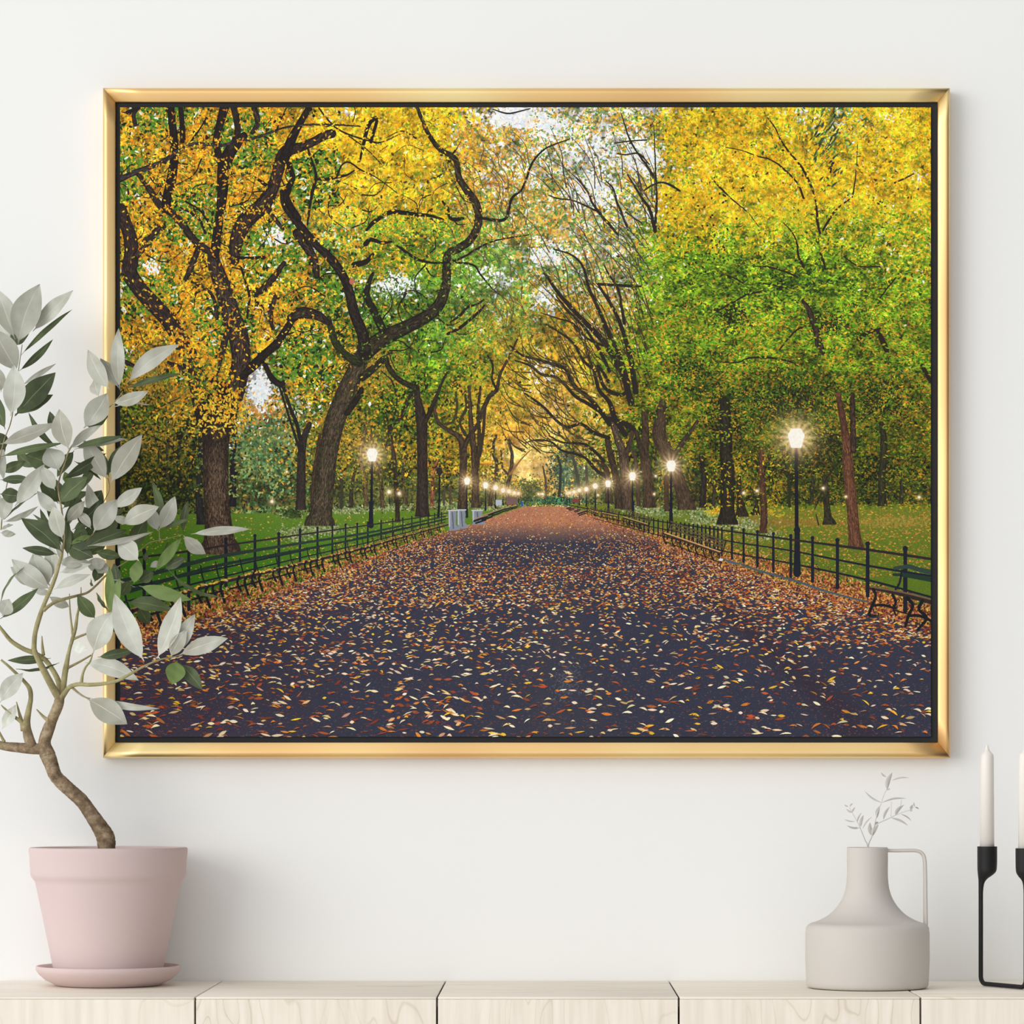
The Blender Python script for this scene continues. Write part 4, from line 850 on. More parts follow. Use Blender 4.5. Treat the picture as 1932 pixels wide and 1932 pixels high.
# ---- olive wood: (px, py, dy from pot axis, width px, young 0..1)
bmt = bmesh.new(); ly = bmt.verts.layers.float.new('young')
def br(bm, lay, P, per=7, seg=14, wob=.0):
    Q = spline([tuple(map(float, p)) for p in P], per)
    pts = [at(p[0], p[1], YP + p[2]) for p in Q]
    tube(bm, pts, [max(.0005, p[3] * .5 * (LW + YP + p[2]) / F * (1 + random.uniform(-wob, wob))) for p in Q], seg, lay=lay, val=[p[4] for p in Q])
bmt = bmesh.new(); ly = bmt.verts.layers.float.new('young')
br(bmt, ly, [(200,1640,0,38,0),(201,1600,0,34,0),(199,1580,0,35,0),(190,1563,0,31,0),(172,1536,-.004,27,0),(155,1512,-.008,26,0),(138,1496,-.010,26,0),(118,1478,-.010,26,0),(104,1462,-.010,25,0),(96,1440,-.010,27,0),(88,1420,-.010,30,0)], 8, 20, .03)
obj('trunk', bmt, M['bark'], plant)
LIMBS = [
 [(90,1425,-.010,30,0),(84,1402,-.010,24,0),(90,1380,-.012,23,0),(100,1354,-.015,20,.1),(110,1330,-.018,20,.3),(113,1312,-.02,18,.4)],
 [(112,1318,-.02,16,.4),(100,1298,-.03,14,.8),(84,1268,-.04,13,1),(68,1235,-.05,10,1),(64,1222,-.05,9,1)],
 [(64,1225,-.05,10,1),(66,1196,-.05,9,1),(74,1166,-.05,9,1),(84,1138,-.05,8,1),(96,1110,-.05,8,1),(106,1084,-.05,7,1),(116,1046,-.055,6,.8),(120,1026,-.06,4.5,.7)],
 [(82,1152,-.05,8,1),(90,1145,-.05,7,1),(104,1136,-.045,6,1),(122,1130,-.04,6,.9),(145,1124,-.03,5,.7),(165,1118,-.02,4.5,.8),(182,1104,-.015,4,.8),(200,1086,-.01,3.5,.8),(225,1068,-.01,2.5,.8)],
 [(116,1312,-.02,14,.6),(110,1285,-.01,11,1),(98,1262,0,9.5,1),(84,1244,.0,9.5,1),(64,1232,-.01,9.5,1),(44,1224,-.015,9,1),(22,1210,-.02,8,1),(8,1194,-.03,7,1),(-6,1176,-.03,6,1)],
 [(118,1310,-.02,12,.6),(122,1275,-.02,11,1),(124,1262,-.02,11,.9),(130,1230,-.02,7,1),(136,1208,-.02,7,1),(142,1186,-.02,7,1),(146,1160,-.02,5,1),(152,1130,-.02,3,1),(153,1108,-.02,1.4,1)],
 [(138,1200,-.02,6,1),(135,1180,-.02,4,1),(132,1150,-.02,3,1),(131,1120,-.02,1.4,1)], [(138,1206,-.02,5,1),(152,1200,-.02,4.5,.8),(168,1194,-.02,4,.8)],
 [(124,1262,-.02,6,.8),(140,1254,-.02,4.6,.7),(155,1246,-.02,4,.8),(172,1236,-.02,3,.8)],
 [(114,1320,-.02,12,.3),(122,1308,-.03,10,.6),(132,1296,-.04,8.5,1),(148,1291,-.05,8,1),(168,1292,-.06,7.5,1),(195,1290,-.065,7,1),(222,1284,-.07,6.5,1),(245,1272,-.075,5.5,1),(270,1258,-.08,4.5,1),(300,1245,-.08,3.5,1),(325,1240,-.08,3,1),(345,1234,-.08,2,1)],
 [(153,1292,-.05,7,1),(156,1272,-.05,5,1),(162,1258,-.05,4,1),(170,1248,-.05,3.5,1),(175,1232,-.05,2.4,1)],
 [(137,1298,-.04,5,.8),(150,1309,-.045,4,.5),(162,1316,-.045,3,.5),(170,1318,-.045,2,.6)],
 [(93,1360,-.012,9,.3),(84,1354,-.012,6,.5),(76,1346,-.012,4,.8),(69,1338,-.012,1.6,.8)],
 [(90,1412,-.010,24,0),(74,1413,-.008,22,0),(52,1412,-.006,21,0),(30,1410,-.004,19,0),(10,1408,-.002,17,.2),(-14,1402,0,15,.4)],
 [(60,1408,-.008,20,0),(53,1388,-.012,19,.1),(50,1366,-.016,15,.5),(54,1340,-.02,11,1),(58,1318,-.02,9,1),(56,1300,-.02,9,1),(46,1286,-.02,7,1),(30,1270,-.025,6,1),(14,1255,-.03,5,1),(2,1245,-.03,4,1)],
 [(46,1372,-.01,10,.5),(40,1362,-.008,8,.8),(24,1350,-.006,6,1),(10,1338,-.004,4,1),(2,1330,-.004,2,1)], [(44,1378,-.008,11,.5),(41,1362,-.004,8,1),(36,1344,0,5,1),(31,1324,0,2,1)], [(8,1400,-.003,7,.7),(4,1392,-.003,5,.8),(-2,1380,-.003,4,1)],
 [(82,1236,0,7,1),(80,1220,.004,5,1),(79,1200,.006,2,1)],
 [(116,1050,-.055,4,.6),(122,1010,-.06,3.5,.6),(116,960,-.06,3.5,.6),(110,915,-.06,3,.5),(122,875,-.055,3,.7),(133,845,-.05,3,.8),(160,815,-.045,2.2,.8),(190,785,-.04,2,.8),(222,752,-.04,1.8,.7),(232,738,-.04,1.4,.7)],
 [(120,1030,-.05,4,.4),(150,1040,-.04,3.4,.5),(165,1020,-.04,3,.6),(178,1005,-.04,2.6,.8)],
 [(178,1006,-.03,2,.8),(190,960,-.02,1.8,.6),(206,925,-.02,1.6,.6),(204,902,-.02,1.6,.6)],
 [(2,1000,-.03,3,.6),(6,950,-.03,2,.5),(14,910,-.03,2,.5)], [(-4,880,-.03,3,.4),(8,830,-.03,2,.4),(22,790,-.03,2,.4),(34,705,-.03,1.6,.4),(42,650,-.03,1.4,.3)],
 [(225,1068,-.01,2.5,.8),(250,1052,-.01,2,.8),(280,1025,-.01,1.8,.8),(310,1018,-.01,1.6,.8),(345,1008,-.01,1.2,.8)], [(301,1023,-.01,1.8,.9),(300,1000,-.01,1.8,.9),(292,960,-.01,1.4,.9)],
 [(200,1086,-.01,2.5,.8),(230,1100,-.02,2,.8),(262,1090,-.02,1.6,.8)], [(-6,1176,-.03,5,1),(-30,1150,-.03,4,1)],
]
for i, P in enumerate(LIMBS):
    b2 = bmesh.new(); l2 = b2.verts.layers.float.new('young'); br(b2, l2, P, 6, 12 if P[0][3] > 6 else 8, .02); obj('branch', b2, M['bark'], plant)

# ---- leaves: base px, tip px, width px, side (u pale underside / t dark top / f fresh top), dy
def leaf(bm, lr, lf, bx, by, tx, ty, w, side, dy=0, arch=None, dtip=None, tone=.5):
    y0 = YP + dy; dt = dtip if dtip is not None else random.uniform(-.018, .018)
    y1 = max(-.36, min(-.052, y0 + dt)); y0 = min(-.05, y0)
    A = at(bx, by, y0); B = at(tx, ty, y1)
    ax = B - A; Ln = ax.length; ax.normalize()
    toward = Vector((0, -1, 0)); side_v = ax.cross(toward).normalized(); nrm = side_v.cross(ax).normalized()
    if nrm.y > 0: nrm = -nrm
    roll = random.uniform(-.45, .45)
    if w < 9: roll = random.choice((-1, 1)) * random.uniform(1.0, 1.15)
    W = w * (LW + y0) / F / max(.3, math.cos(roll)) * .55
    sv = (side_v * math.cos(roll) + nrm * math.sin(roll)).normalized(); nv = sv.cross(ax).normalized()
    if nv.y > 0: nv = -nv
    flip = side == 'u'
    ar = arch if arch is not None else random.uniform(-.06, .06)
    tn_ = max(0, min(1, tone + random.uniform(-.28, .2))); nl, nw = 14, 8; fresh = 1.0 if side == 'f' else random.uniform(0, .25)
    rows = []
    pet = .06
    for i in range(nl + 1):
        t = i / nl
        if t < pet: wd = .04
        else:
            q = (t - pet) / (1 - pet); wd = max(.0, (math.sin(math.pi * min(1, q) ** .9)) ** .92)
            if i == nl: wd = .012
        row = []
        for j in range(nw + 1):
            s = (-1, -.66, -.33, -.05, 0, .05, .33, .66, 1)[j]
            p = A + ax * (Ln * t) + sv * (W * wd * s) + side_v * (ar * Ln * 4 * t * (1 - t))
            cup = (abs(s) ** 1.5) * W * wd * .16 
            p = p + nv * (cup * (1 if flip else 1) + .05 * Ln * math.sin(math.pi * t) + .0006 * math.sin(17 * t + 3 * s))
            v = bm.verts.new(p); v[lr] = 1.0 if j == nw // 2 else 0.0; v[lf] = fresh; v[lt] = tn_; row.append(v)
        rows.append(row)
    for r0, r1 in zip(rows, rows[1:]):
        for j in range(nw):
            f = bm.faces.new((r0[j], r0[j + 1], r1[j + 1], r1[j])); f.normal_update()
            front = f.normal.dot(nv) > 0
            if front == flip: f.normal_flip()
CL = {}
CL['crown left, top'] = [(28,640,-6,545,36,'u',-.03),(34,650,75,536,50,'u',-.04),(62,625,138,548,28,'u',-.02),(40,670,136,584,9,'t',-.03),(36,700,100,640,12,'t',-.03),(34,702,-12,620,44,'u',-.05),(30,650,-6,600,20,'u',-.01),
 (20,785,26,688,38,'u',-.06),(28,785,105,703,42,'t',-.03),(28,782,100,745,26,'t',-.035),(40,728,106,686,9,'u',-.02),(10,810,-10,742,24,'t',-.04),(18,650,58,620,30,'t',-.01),(2,740,-8,690,20,'u',-.0)]
CL['crown middle'] = [(0,838,106,798,26,'u',-.06),(0,862,120,836,13,'t',-.055),(108,845,54,778,12,'t',-.02),(130,848,112,772,36,'u',-.07),(112,816,94,776,18,'t',-.03),(158,808,202,742,40,'u',-.05),(160,805,204,785,22,'t',-.03),
 (132,848,192,802,16,'u',-.05),(138,844,234,822,13,'t',-.055),(112,888,90,845,38,'u',-.06),(104,880,48,858,34,'t',-.02),(100,872,70,852,20,'f',-.01),(118,905,200,855,18,'t',-.05),(60,840,110,858,9,'t',-.01),(140,848,240,828,12,'u',-.03),
 (202,905,158,830,34,'u',-.04),(204,895,232,838,22,'t',-.035),(208,912,268,820,38,'u',-.05),(140,870,190,905,8,'t',-.03),(8,910,-14,812,20,'u',-.03),(10,850,-14,815,30,'t',-.02),(12,838,-14,872,24,'t',-.01)]
CL['crown right, top'] = [(206,735,166,660,30,'u',-.05),(224,732,189,676,22,'u',-.045),(226,735,224,619,25,'u',-.06),(240,722,338,650,32,'u',-.05),(236,734,342,705,11,'t',-.045),(212,761,280,738,22,'u',-.06),(214,768,283,765,6,'u',-.05),(186,748,178,716,22,'u',-.03)]
CL['crown lower left'] = [(0,905,62,905,16,'t',-.05),(0,932,42,936,26,'t',-.06),(28,955,84,876,30,'u',-.07),(104,925,80,880,24,'u',-.075),(108,945,76,890,22,'t',-.04),(110,950,74,900,26,'t',-.03),(4,985,22,930,26,'u',-.05),(6,985,72,955,10,'u',-.04),(8,980,70,930,6,'t',-.03),
 (0,1005,30,1008,12,'u',-.03),(0,1000,24,990,8,'u',-.03),(-12,985,-2,930,24,'u',-.03)]
CL['crown heart'] = [(112,950,165,900,34,'t',-.06),(132,915,122,890,16,'f',-.02),(112,968,70,926,22,'u',-.05),(126,985,160,945,20,'u',-.07),(118,1018,100,955,30,'u',-.09),(118,1042,40,978,32,'t',-.07),(108,1046,42,1034,16,'t',-.06),(120,1035,62,970,10,'t',-.03),
 (170,960,192,925,26,'t',-.03),(176,1005,222,942,36,'u',-.09),(205,990,165,912,26,'u',-.05),(172,998,144,965,16,'u',-.08),(154,962,135,940,24,'t',-.02),(175,990,150,955,30,'t',-.04),(172,975,190,940,22,'t',-.035),(128,1050,126,975,18,'t',-.05),(156,1040,150,985,26,'t',-.035),(152,1040,240,1000,26,'t',-.06),(165,1030,290,1003,10,'u',-.075),
 (176,1010,130,1028,10,'f',-.05),(124,1028,176,1052,34,'t',-.05),(178,1040,230,1050,18,'t',-.06),(130,1040,172,1045,22,'t',-.045),(230,990,300,956,32,'u',-.07),(213,958,268,920,24,'u',-.04),(212,975,250,985,14,'u',-.04),(150,985,192,940,16,'t',-.05),(136,1000,196,960,18,'t',-.03),(110,1020,76,960,14,'t',-.02),(170,905,140,905,10,'t',-.03),(205,1010,216,965,22,'t',-.02),(120,1000,142,940,16,'t',-.025)]
CL['crown heart'] += [(150,1040,210,985,24,'t',-.0),(150,1035,96,985,26,'t',-.01),(160,1000,215,950,24,'t',.0),(140,960,100,900,24,'t',.0),(150,930,186,872,18,'t',-.0),(165,1050,205,1012,26,'t',-.01),(140,1046,176,990,22,'t',-.02),(118,960,168,928,20,'t',-.01),(180,985,236,962,18,'t',-.01),(124,1010,88,962,20,'t',-.0),(196,900,170,860,14,'t',.0),(190,1020,250,1012,20,'t',-.02)]
CL['crown middle'] += [(30,850,70,880,20,'t',.0),(0,890,50,870,18,'t',.0),(150,842,196,850,16,'t',.0),(140,850,108,900,20,'t',.0),(206,900,188,850,18,'t',.0)]
CL['leaves before the picture'] = [(262,1058,222,1024,36,'u',-.08),(245,1040,277,978,26,'t',-.03),(303,1000,286,905,15,'t',-.03),(300,1000,330,936,26,'u',-.04),(298,1002,284,955,22,'u',-.045),(345,1005,355,944,14,'t',-.03),(308,1000,358,980,9,'t',-.03),(312,995,332,976,8,'u',-.03),(346,1010,388,1045,24,'u',-.05),(360,1008,472,998,15,'u',-.05),
 (292,1078,342,1015,18,'f',-.05),(310,1075,352,1052,18,'t',-.04),(252,1102,262,1056,24,'f',-.05),(262,1098,290,1080,24,'t',-.04),(274,1060,277,1042,10,'t',-.04),(255,1108,205,1092,3,'u',-.04),(262,1105,362,1132,24,'f',-.055),(315,1072,425,1128,7,'t',-.03),(240,1135,325,1150,26,'t',-.035),(262,1145,282,1178,22,'t',-.02),(300,1065,318,1020,5,'t',-.03),(282,1070,306,1062,12,'u',-.03),
 (205,1155,206,1068,18,'f',-.05),(205,1158,226,1090,20,'f',-.06),(222,1110,215,1063,20,'t',-.03),(228,1125,244,1095,20,'t',-.035),(204,1152,182,1118,8,'t',-.03),(180,1168,146,1122,26,'t',-.04),(178,1098,188,1068,20,'t',-.02),(176,1106,172,1092,6,'t',-.02)]
CL['pale leaves around the left fork'] = [(96,1112,22,1055,34,'u',-.02),(94,1105,62,1045,44,'u',-.01),(98,1090,94,1030,26,'u',-.015),(110,1062,168,1060,22,'u',-.04),(112,1080,172,1064,16,'u',-.03),(102,1112,170,1084,18,'u',-.05),(76,1102,20,1070,30,'u',0),(90,1108,66,1040,28,'u',.0),(0,1168,72,1110,19,'t',-.05),(0,1140,48,1068,6,'t',-.05),(4,1162,18,1130,30,'u',-.07),(132,1146,94,1126,18,'u',-.01),(100,1120,60,1112,12,'u',0),
 (96,1242,14,1246,15,'t',.0),(30,1262,112,1250,5,'t',-.01),(0,1326,44,1270,30,'u',-.05),(4,1375,30,1330,22,'u',-.01),(136,1218,164,1224,20,'u',-.04),(118,1070,98,1000,12,'u',-.03),(172,1064,200,1058,20,'u',-.01),(160,1060,210,1080,26,'u',.0)]
CL['low right sprig'] = [(176,1232,212,1154,46,'u',-.10),(272,1248,216,1120,42,'u',-.11),(296,1243,341,1126,34,'u',-.10),(324,1238,368,1158,28,'u',-.095),(322,1240,352,1188,24,'u',-.10),(338,1236,430,1204,28,'u',-.10),(334,1246,324,1292,34,'f',-.09),(340,1252,382,1302,24,'t',-.08),(184,1240,256,1226,17,'t',-.07),(160,1250,262,1284,30,'u',-.03),
 (164,1318,240,1366,42,'u',-.06),(166,1316,302,1337,13,'u',-.05),(225,1196,212,1180,10,'t',-.04),(240,1165,228,1150,14,'u',-.05)]
FK = CL.pop('pale leaves around the left fork')
CL['lowest leaves on the left twigs'] = [q for q in FK if q[1] > 1200 and q[0] < 100]
CL['leaves at the far left'] = [q for q in FK if q[0] < 20 and q[1] <= 1200]
CL['pale leaves around the left fork'] = [q for q in FK if q[0] >= 20 and q[1] <= 1200]
CL['low right sprig'] += [q for q in FK if q[1] > 1200 and q[0] >= 100]
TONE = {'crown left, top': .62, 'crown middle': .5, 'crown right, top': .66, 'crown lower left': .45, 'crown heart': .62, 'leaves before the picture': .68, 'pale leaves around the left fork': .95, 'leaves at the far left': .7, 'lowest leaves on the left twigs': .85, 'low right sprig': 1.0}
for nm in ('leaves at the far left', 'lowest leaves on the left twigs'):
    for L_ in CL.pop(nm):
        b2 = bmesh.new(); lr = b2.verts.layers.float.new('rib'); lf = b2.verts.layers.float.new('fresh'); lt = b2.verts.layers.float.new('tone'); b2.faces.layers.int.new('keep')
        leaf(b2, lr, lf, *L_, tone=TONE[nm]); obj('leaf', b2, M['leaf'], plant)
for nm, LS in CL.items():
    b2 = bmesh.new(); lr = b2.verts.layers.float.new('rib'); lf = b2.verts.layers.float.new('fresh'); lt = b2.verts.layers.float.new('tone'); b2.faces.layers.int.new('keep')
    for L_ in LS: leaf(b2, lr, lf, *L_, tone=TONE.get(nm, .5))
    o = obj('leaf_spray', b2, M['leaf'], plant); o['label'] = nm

# ---- jug vase
YV2 = -.205; kv = (LW + YV2) / F; cxv = (1636.5 - XV) * kv
zv = lambda py: ZC - (py - YV) * kv; Rv = lambda px: px * kv
tp = 1599.5
P = [(Rv(38.5), zv(tp)), (Rv(38.7), zv(1620)), (Rv(38.5), zv(1645)), (Rv(39.5), zv(1665)), (Rv(42.5), zv(1682)), (Rv(49), zv(1698)), (Rv(60), zv(1714)), (Rv(74), zv(1727)), (Rv(92), zv(1737)), (Rv(106), zv(1741.5))]
body = [(0, ZT + .0006), (Rv(106), ZT + .0006), (Rv(111.5), ZT + .0018), (Rv(114.5), ZT + .0055), (Rv(115.3), ZT + .012), (Rv(117), zv(1810)), (Rv(116.8), zv(1760)), (Rv(115.5), zv(1750)), (Rv(112.5), zv(1745.5))] + smoothprof(P, 6)[::-1] + [(Rv(37.3), zv(tp - 1)), (Rv(35.8), zv(tp - .4)), (Rv(35), zv(tp + 3)), (Rv(34.5), zv(1660)), (0, zv(1668))]
vase = thing('jug_vase', 'matt grey jug vase with narrow neck and angular handle on the cabinet', 'vase', (cxv, YV2, ZT))
bm = bmesh.new(); lathe(bm, body, cxv, YV2); obj('vase_body', bm, M['vase'], vase)
# handle: flat strap, bent square
hp = [(1670,1604.5),(1690,1605),(1712,1604.6),(1728,1605),(1737,1608),(1742,1614),(1744.5,1624),(1745.5,1650),(1745.8,1690),(1746.2,1725),(1746.5,1748)]
bm = bmesh.new(); rings = []
Q = smoothprof([tuple(map(float, p)) for p in hp], 6)
for i, (px, py) in enumerate(Q):
    p = at(px, py, YV2); a = at(*Q[max(0, i - 1)], YV2); b = at(*Q[min(len(Q) - 1, i + 1)], YV2); T = (b - a).normalized(); N = Vector((T.z, 0, -T.x))
    hw = Rv(3.3 if py < 1640 else 3.3 + (py - 1640) * .006) ; dp = .0085; ring = []
    for q in range(16):
        an = 2 * math.pi * q / 16; c, s = math.cos(an), math.sin(an)
        ring.append(bm.verts.new(p + N * hw * math.copysign(abs(c) ** .6, c) + Vector((0, 1, 0)) * dp * math.copysign(abs(s) ** .6, s)))
    rings.append(ring)
for a, b in zip(rings, rings[1:]):
    for q in range(16): bm.faces.new((a[q], a[(q + 1) % 16], b[(q + 1) % 16], b[q]))
bm.faces.new(rings[0]); bm.faces.new(rings[-1][::-1]); obj('handle', bm, M['vase'], vase)

# ---- bleached sprigs in the vase
def sprig(label, stems, leaves):
    y = YV2
    t = thing('dried_sprig', label, 'dried plant', at(1637, 1640, y), 'bleached sprigs standing in the grey vase')
    b2 = bmesh.new()
    for S in stems:
        Q = spline([tuple(map(float, p)) for p in S], 6); tube(b2, [at(p[0], p[1], y + p[2]) for p in Q], [p[3] * .5 * kv for p in Q], 6)
    obj('stem', b2, M['drystem'], t)
    b3 = bmesh.new(); b3.faces.layers.int.new('keep')
    for bx, by, tx, ty, w, dy in leaves:
        A = at(bx, by, y + dy); B = at(tx, ty, y + dy + random.uniform(-.006, .006)); ax = B - A; n_ = ax.cross(Vector((0, -1, 0))).normalized(); rows = []
        for i in range(9):
            q = i / 8; wd = max(.05, math.sin(math.pi * q ** .9) ** .8) * w * kv * .5; bow = n_ * (-.08 * ax.length * math.sin(math.pi * q))
            rows.append([b3.verts.new(A + ax * q + bow + n_ * wd * s + Vector((0, abs(s) * wd * .5, 0))) for s in (-1, 0, 1)])
        for r0, r1 in zip(rows, rows[1:]):
            for j in (0, 1): b3.faces.new((r0[j], r0[j + 1], r1[j + 1], r1[j]))
    obj('leaves', b3, M['drysprig'], t)
px = lambda a, b: (1580 + a * .09317, 1440 + b * .09317)
def lv(a, b, c, d, w, dy=0): return (*px(a, b), *px(c, d), w, dy)
def st(*P): return [(*px(a, b), dy, w) for a, b, dy, w in P]
sprig('shorter bleached sprig leaning left in the grey jug vase', [[(1640,1650,0,2)] + st((610,1690,0,2),(560,1560,0,2),(480,1360,0,1.8),(430,1240,0,1.5),(370,1130,0,1.3),(300,1000,0,1.1),(240,890,0,.9))],
      [lv(470,1290,530,1050,6), lv(460,1310,190,1265,4), lv(450,1310,350,1290,3,-.003), lv(510,1330,700,1085,2.6), lv(360,1180,140,1135,2.4), lv(400,1200,490,1000,3,.004), lv(300,1000,180,925,4), lv(300,1000,360,890,3), lv(250,880,310,810,3), lv(225,880,140,840,3)])
sprig('taller bleached sprig branching right in the grey jug vase', [[(1636,1652,0,2)] + st((625,1690,0,2.2),(690,1500,0,2.2),(740,1300,0,2),(790,1080,0,1.8),(850,900,0,1.6),(890,800,0,1.5),(940,640,0,1.3),(1000,520,0,1.2),(1030,380,0,1)), st((740,1260,0,1.8),(880,1190,0,2),(1070,1105,0,1.8),(1180,1050,0,1.5),(1330,990,0,1.2),(1480,940,0,1.1),(1560,880,0,1)), st((1280,870,0,1),(1300,740,0,1.2)), st((1085,1100,0,1),(1095,780,0,1))],
      [lv(695,1480,830,1240,9), lv(700,1470,660,1200,8,.003), lv(760,1250,830,1190,5), lv(800,1110,860,860,7), lv(900,800,550,560,3.4), lv(900,800,1395,715,3.6), lv(1000,530,1110,190,9), lv(1000,540,1070,520,4), lv(1100,350,1455,295,3), lv(990,280,880,185,3,.004), lv(930,1140,1060,880,5,.004), lv(1090,1110,1430,1265,4.4), lv(1280,1030,1500,1170,2.6), lv(1170,1060,1290,860,6), lv(1190,1050,1350,840,4,.004), lv(1480,950,1530,840,5), lv(1470,950,1520,970,5), lv(1570,880,1550,790,2.6), lv(1570,890,1650,930,2.6)])

# ---- candle holder and candles
YA, YB = -.150, -.262
ka, kb = (LW + YA) / F, (LW + YB) / F
hold = thing('candle_holder', 'black iron candle holder with slim arms and cups at the right end of the cabinets', 'candle holder', (at(1892, 1860, -.2).x, -.2, ZT))
A = Vector(((1850.5 - XV) * ka, YA, ZT)); B = Vector(((1935.5 - XV) * kb, YB, ZT))
rw = 4.3 * ka; zb = ZT + rw + .0006
top1 = ZC - (1655 - YV) * ka; top2 = ZC - (1668 - YV) * kb
D = (B - A).normalized(); rr = .012
ptsw = [Vector((A.x, A.y, top1))] + [Vector((A.x, A.y, top1 + (zb + rr - top1) * q / 6)) for q in range(1, 7)]
ptsw += [Vector((A.x, A.y, zb + rr)) + D * rr * (1 - math.cos(a)) - Vector((0, 0, 1)) * rr * math.sin(a) for a in [math.pi / 2 * q / 6 for q in range(1, 7)]]
e1 = Vector((B.x, B.y, zb)) - D * rr; s1 = ptsw[-1]
ptsw += [s1.lerp(e1, q / 5) for q in range(1, 6)]
ptsw += [e1 + D * rr * math.sin(a) + Vector((0, 0, 1)) * rr * (1 - math.cos(a)) for a in [math.pi / 2 * q / 6 for q in range(1, 7)]]
s2 = ptsw[-1]; ptsw += [Vector((B.x, B.y, s2.z + (top2 - s2.z) * q / 6)) for q in range(1, 7)]
i1 = 7 + 6; i2 = i1 + 5
bm = bmesh.new(); tube(bm, ptsw[:i1 - 1], [rw] * (i1 - 1), 14); o = obj('arm', bm, M['black'], hold)
bm = bmesh.new(); tube(bm, ptsw[i1 - 2:i2 + 2], [rw] * (i2 + 2 - i1 + 2), 14); obj('base_bar', bm, M['black'], hold)
bm = bmesh.new(); tube(bm, ptsw[i2 + 1:], [rw] * (len(ptsw) - i2 - 1), 14); obj('arm', bm, M['black'], hold)
def cup(k_, Y, cx_px, off_px, ytop, ystr, yneck, hw):
    bm = bmesh.new(); rings = []
    prof = [(ytop, hw, 0)] + smoothprof([(ytop + .6, hw + .1, 0), (ystr - 14, hw, .0), (ystr, hw - .5, .03), (ystr + 6, hw - 1.9, .11), (ystr + 12, hw - 5.4, .36), (ystr + 17, hw - 9.4, .64), (ystr + 23, hw - 12.2, .84), (ystr + 31, 5.0, .95), (yneck, 4.4, 1.0), (yneck + 9, 4.35, 1.0)], 4)
    seg = 40
    inner = [(ytop + 30, hw - 3.2, 0), (ytop + 1, hw - 3.0, 0)]
    for py, r, f in [(p, r, f) for p, r, f in inner] + prof:
        c = Vector(((cx_px + off_px * f - XV) * k_, Y, ZC - (py - YV) * k_))
        rings.append([bm.verts.new(c + Vector((math.cos(2 * math.pi * q / seg), math.sin(2 * math.pi * q / seg), 0)) * r * k_) for q in range(seg)])
    for a, b in zip(rings, rings[1:]):
        for q in range(seg): bm.faces.new((a[q], a[(q + 1) % seg], b[(q + 1) % seg], b[q]))
    bm.faces.new(rings[0][::-1]); bm.faces.new(rings[-1]); obj('candle_cup', bm, M['black'], hold)
cup(ka, YA, 1862.6, -12.1, 1597, 1640, 1684, 18.6)
cup(kb, YB, 1934.5, 1.0, 1600.5, 1642, 1686, 18.4)
def candle(k_, Y, cx, ytop, ybot, r, label):
    z = lambda py: ZC - (py - YV) * k_
    prof = [(0, z(ybot)), (r * k_, z(ybot)), (r * .93 * k_, z(ytop + 26)), ((r * .93 - .4) * k_, z(ytop + 20)), (r * .78 * k_, z(ytop + 17)), (r * .45 * k_, z(ytop + 12.5)), (r * .28 * k_, z(ytop + 8)), (r * .2 * k_, z(ytop + 4)), (r * .17 * k_, z(ytop + 1)), (0, z(ytop))]
    bm = bmesh.new(); lathe(bm, prof, (cx - XV) * k_, Y, 40)
    tag(obj('taper_candle', bm, M['wax']), label, 'candle', 'white taper candles in the black holder')
candle(ka, YA, 1862.4, 1405, 1625, 13.6, 'white unlit taper candle in the left cup, fully inside the photo')
candle(kb, YB, 1934.5, 1405, 1629, 13.6, 'white unlit taper candle in the right cup, cut by the photo edge')

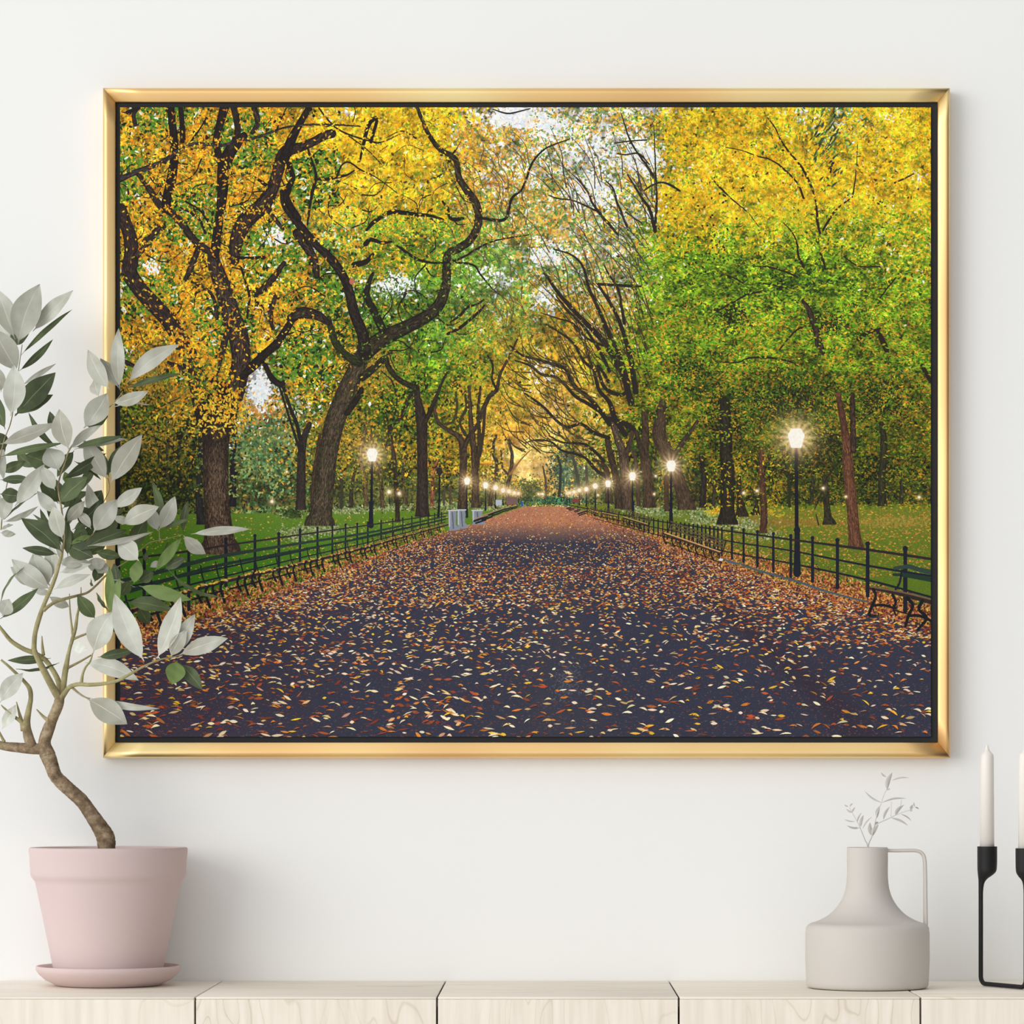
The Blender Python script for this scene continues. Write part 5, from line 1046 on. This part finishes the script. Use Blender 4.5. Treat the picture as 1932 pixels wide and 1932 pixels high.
# ---- light: a tall window of daylight on the left, soft sky elsewhere
def area(name, loc, target, sx, sy, power, col=(1, 1, 1)):
    l = bpy.data.lights.new(name, 'AREA'); l.shape = 'RECTANGLE'; l.size = sx; l.size_y = sy; l.energy = power; l.color = col
    o = bpy.data.objects.new(name, l); COL.objects.link(o); o.location = loc
    o.rotation_euler = (Vector(target) - Vector(loc)).to_track_quat('-Z', 'Y').to_euler(); return o
area('window_daylight', (-8.8, -9.6, 3.2), (0, 0, .9), 8.0, 6.4, 600, (1, .998, .99))
NOFF = (.3, .2, .0)
w = bpy.data.worlds.new('soft daylight'); SC.world = w; w.use_nodes = True; n, l = w.node_tree.nodes, w.node_tree.links
bg = n['Background']; tc = n.new('ShaderNodeTexCoord'); mp = n.new('ShaderNodeMapping'); l.new(tc.outputs['Generated'], mp.inputs['Vector'])
sx = n.new('ShaderNodeSeparateXYZ'); l.new(tc.outputs['Generated'], sx.inputs[0])
r = ramp(n, l, sx.outputs['X'], [(0, (1, 1, 1)), (.5, (.66, .66, .66)), (1, (.05, .045, .04))])
mr = n.new('ShaderNodeMapRange'); mr.inputs['From Min'].default_value = -1; mr.inputs['From Max'].default_value = 1; l.new(sx.outputs['X'], mr.inputs['Value']); l.new(mr.outputs[0], r.inputs[0])
nz = n.new('ShaderNodeTexNoise'); nz.inputs['Scale'].default_value = 3.2; nz.inputs['Detail'].default_value = 1; l.new(mp.outputs[0], nz.inputs['Vector']); mp.inputs['Location'].default_value = NOFF
rn = ramp(n, l, nz.outputs['Fac'], [(.38, (.42, .41, .40)), (.62, (1.2, 1.2, 1.2))])
mx = n.new('ShaderNodeMix'); mx.data_type = 'RGBA'; mx.blend_type = 'MULTIPLY'; mx.inputs['Factor'].default_value = 1; l.new(r.outputs[0], mx.inputs['A']); l.new(rn.outputs[0], mx.inputs['B'])
l.new(mx.outputs['Result'], bg.inputs['Color']); bg.inputs['Strength'].default_value = 1.55

# ---- camera
cam = bpy.data.cameras.new('camera'); co = bpy.data.objects.new('camera', cam); COL.objects.link(co); SC.camera = co
co.location = (0, -LW, ZC); co.rotation_euler = (math.pi / 2, 0, 0)
cam.sensor_width = 36; cam.lens = F / 1932 * 36; cam.shift_x = (966 - XV) / 1932; cam.shift_y = (YV - 966) / 1932; cam.clip_start = .05; cam.clip_end = 60
vs = SC.view_settings; SC.display_settings.display_device = 'sRGB'; vs.view_transform = 'Standard'; vs.look = 'None'; vs.gamma = 1; vs.use_curve_mapping = False; vs.exposure = .02
SC.cycles.max_bounces = 8; SC.cycles.diffuse_bounces = 4; SC.cycles.use_denoising = True; SC.cycles.adaptive_threshold = .02
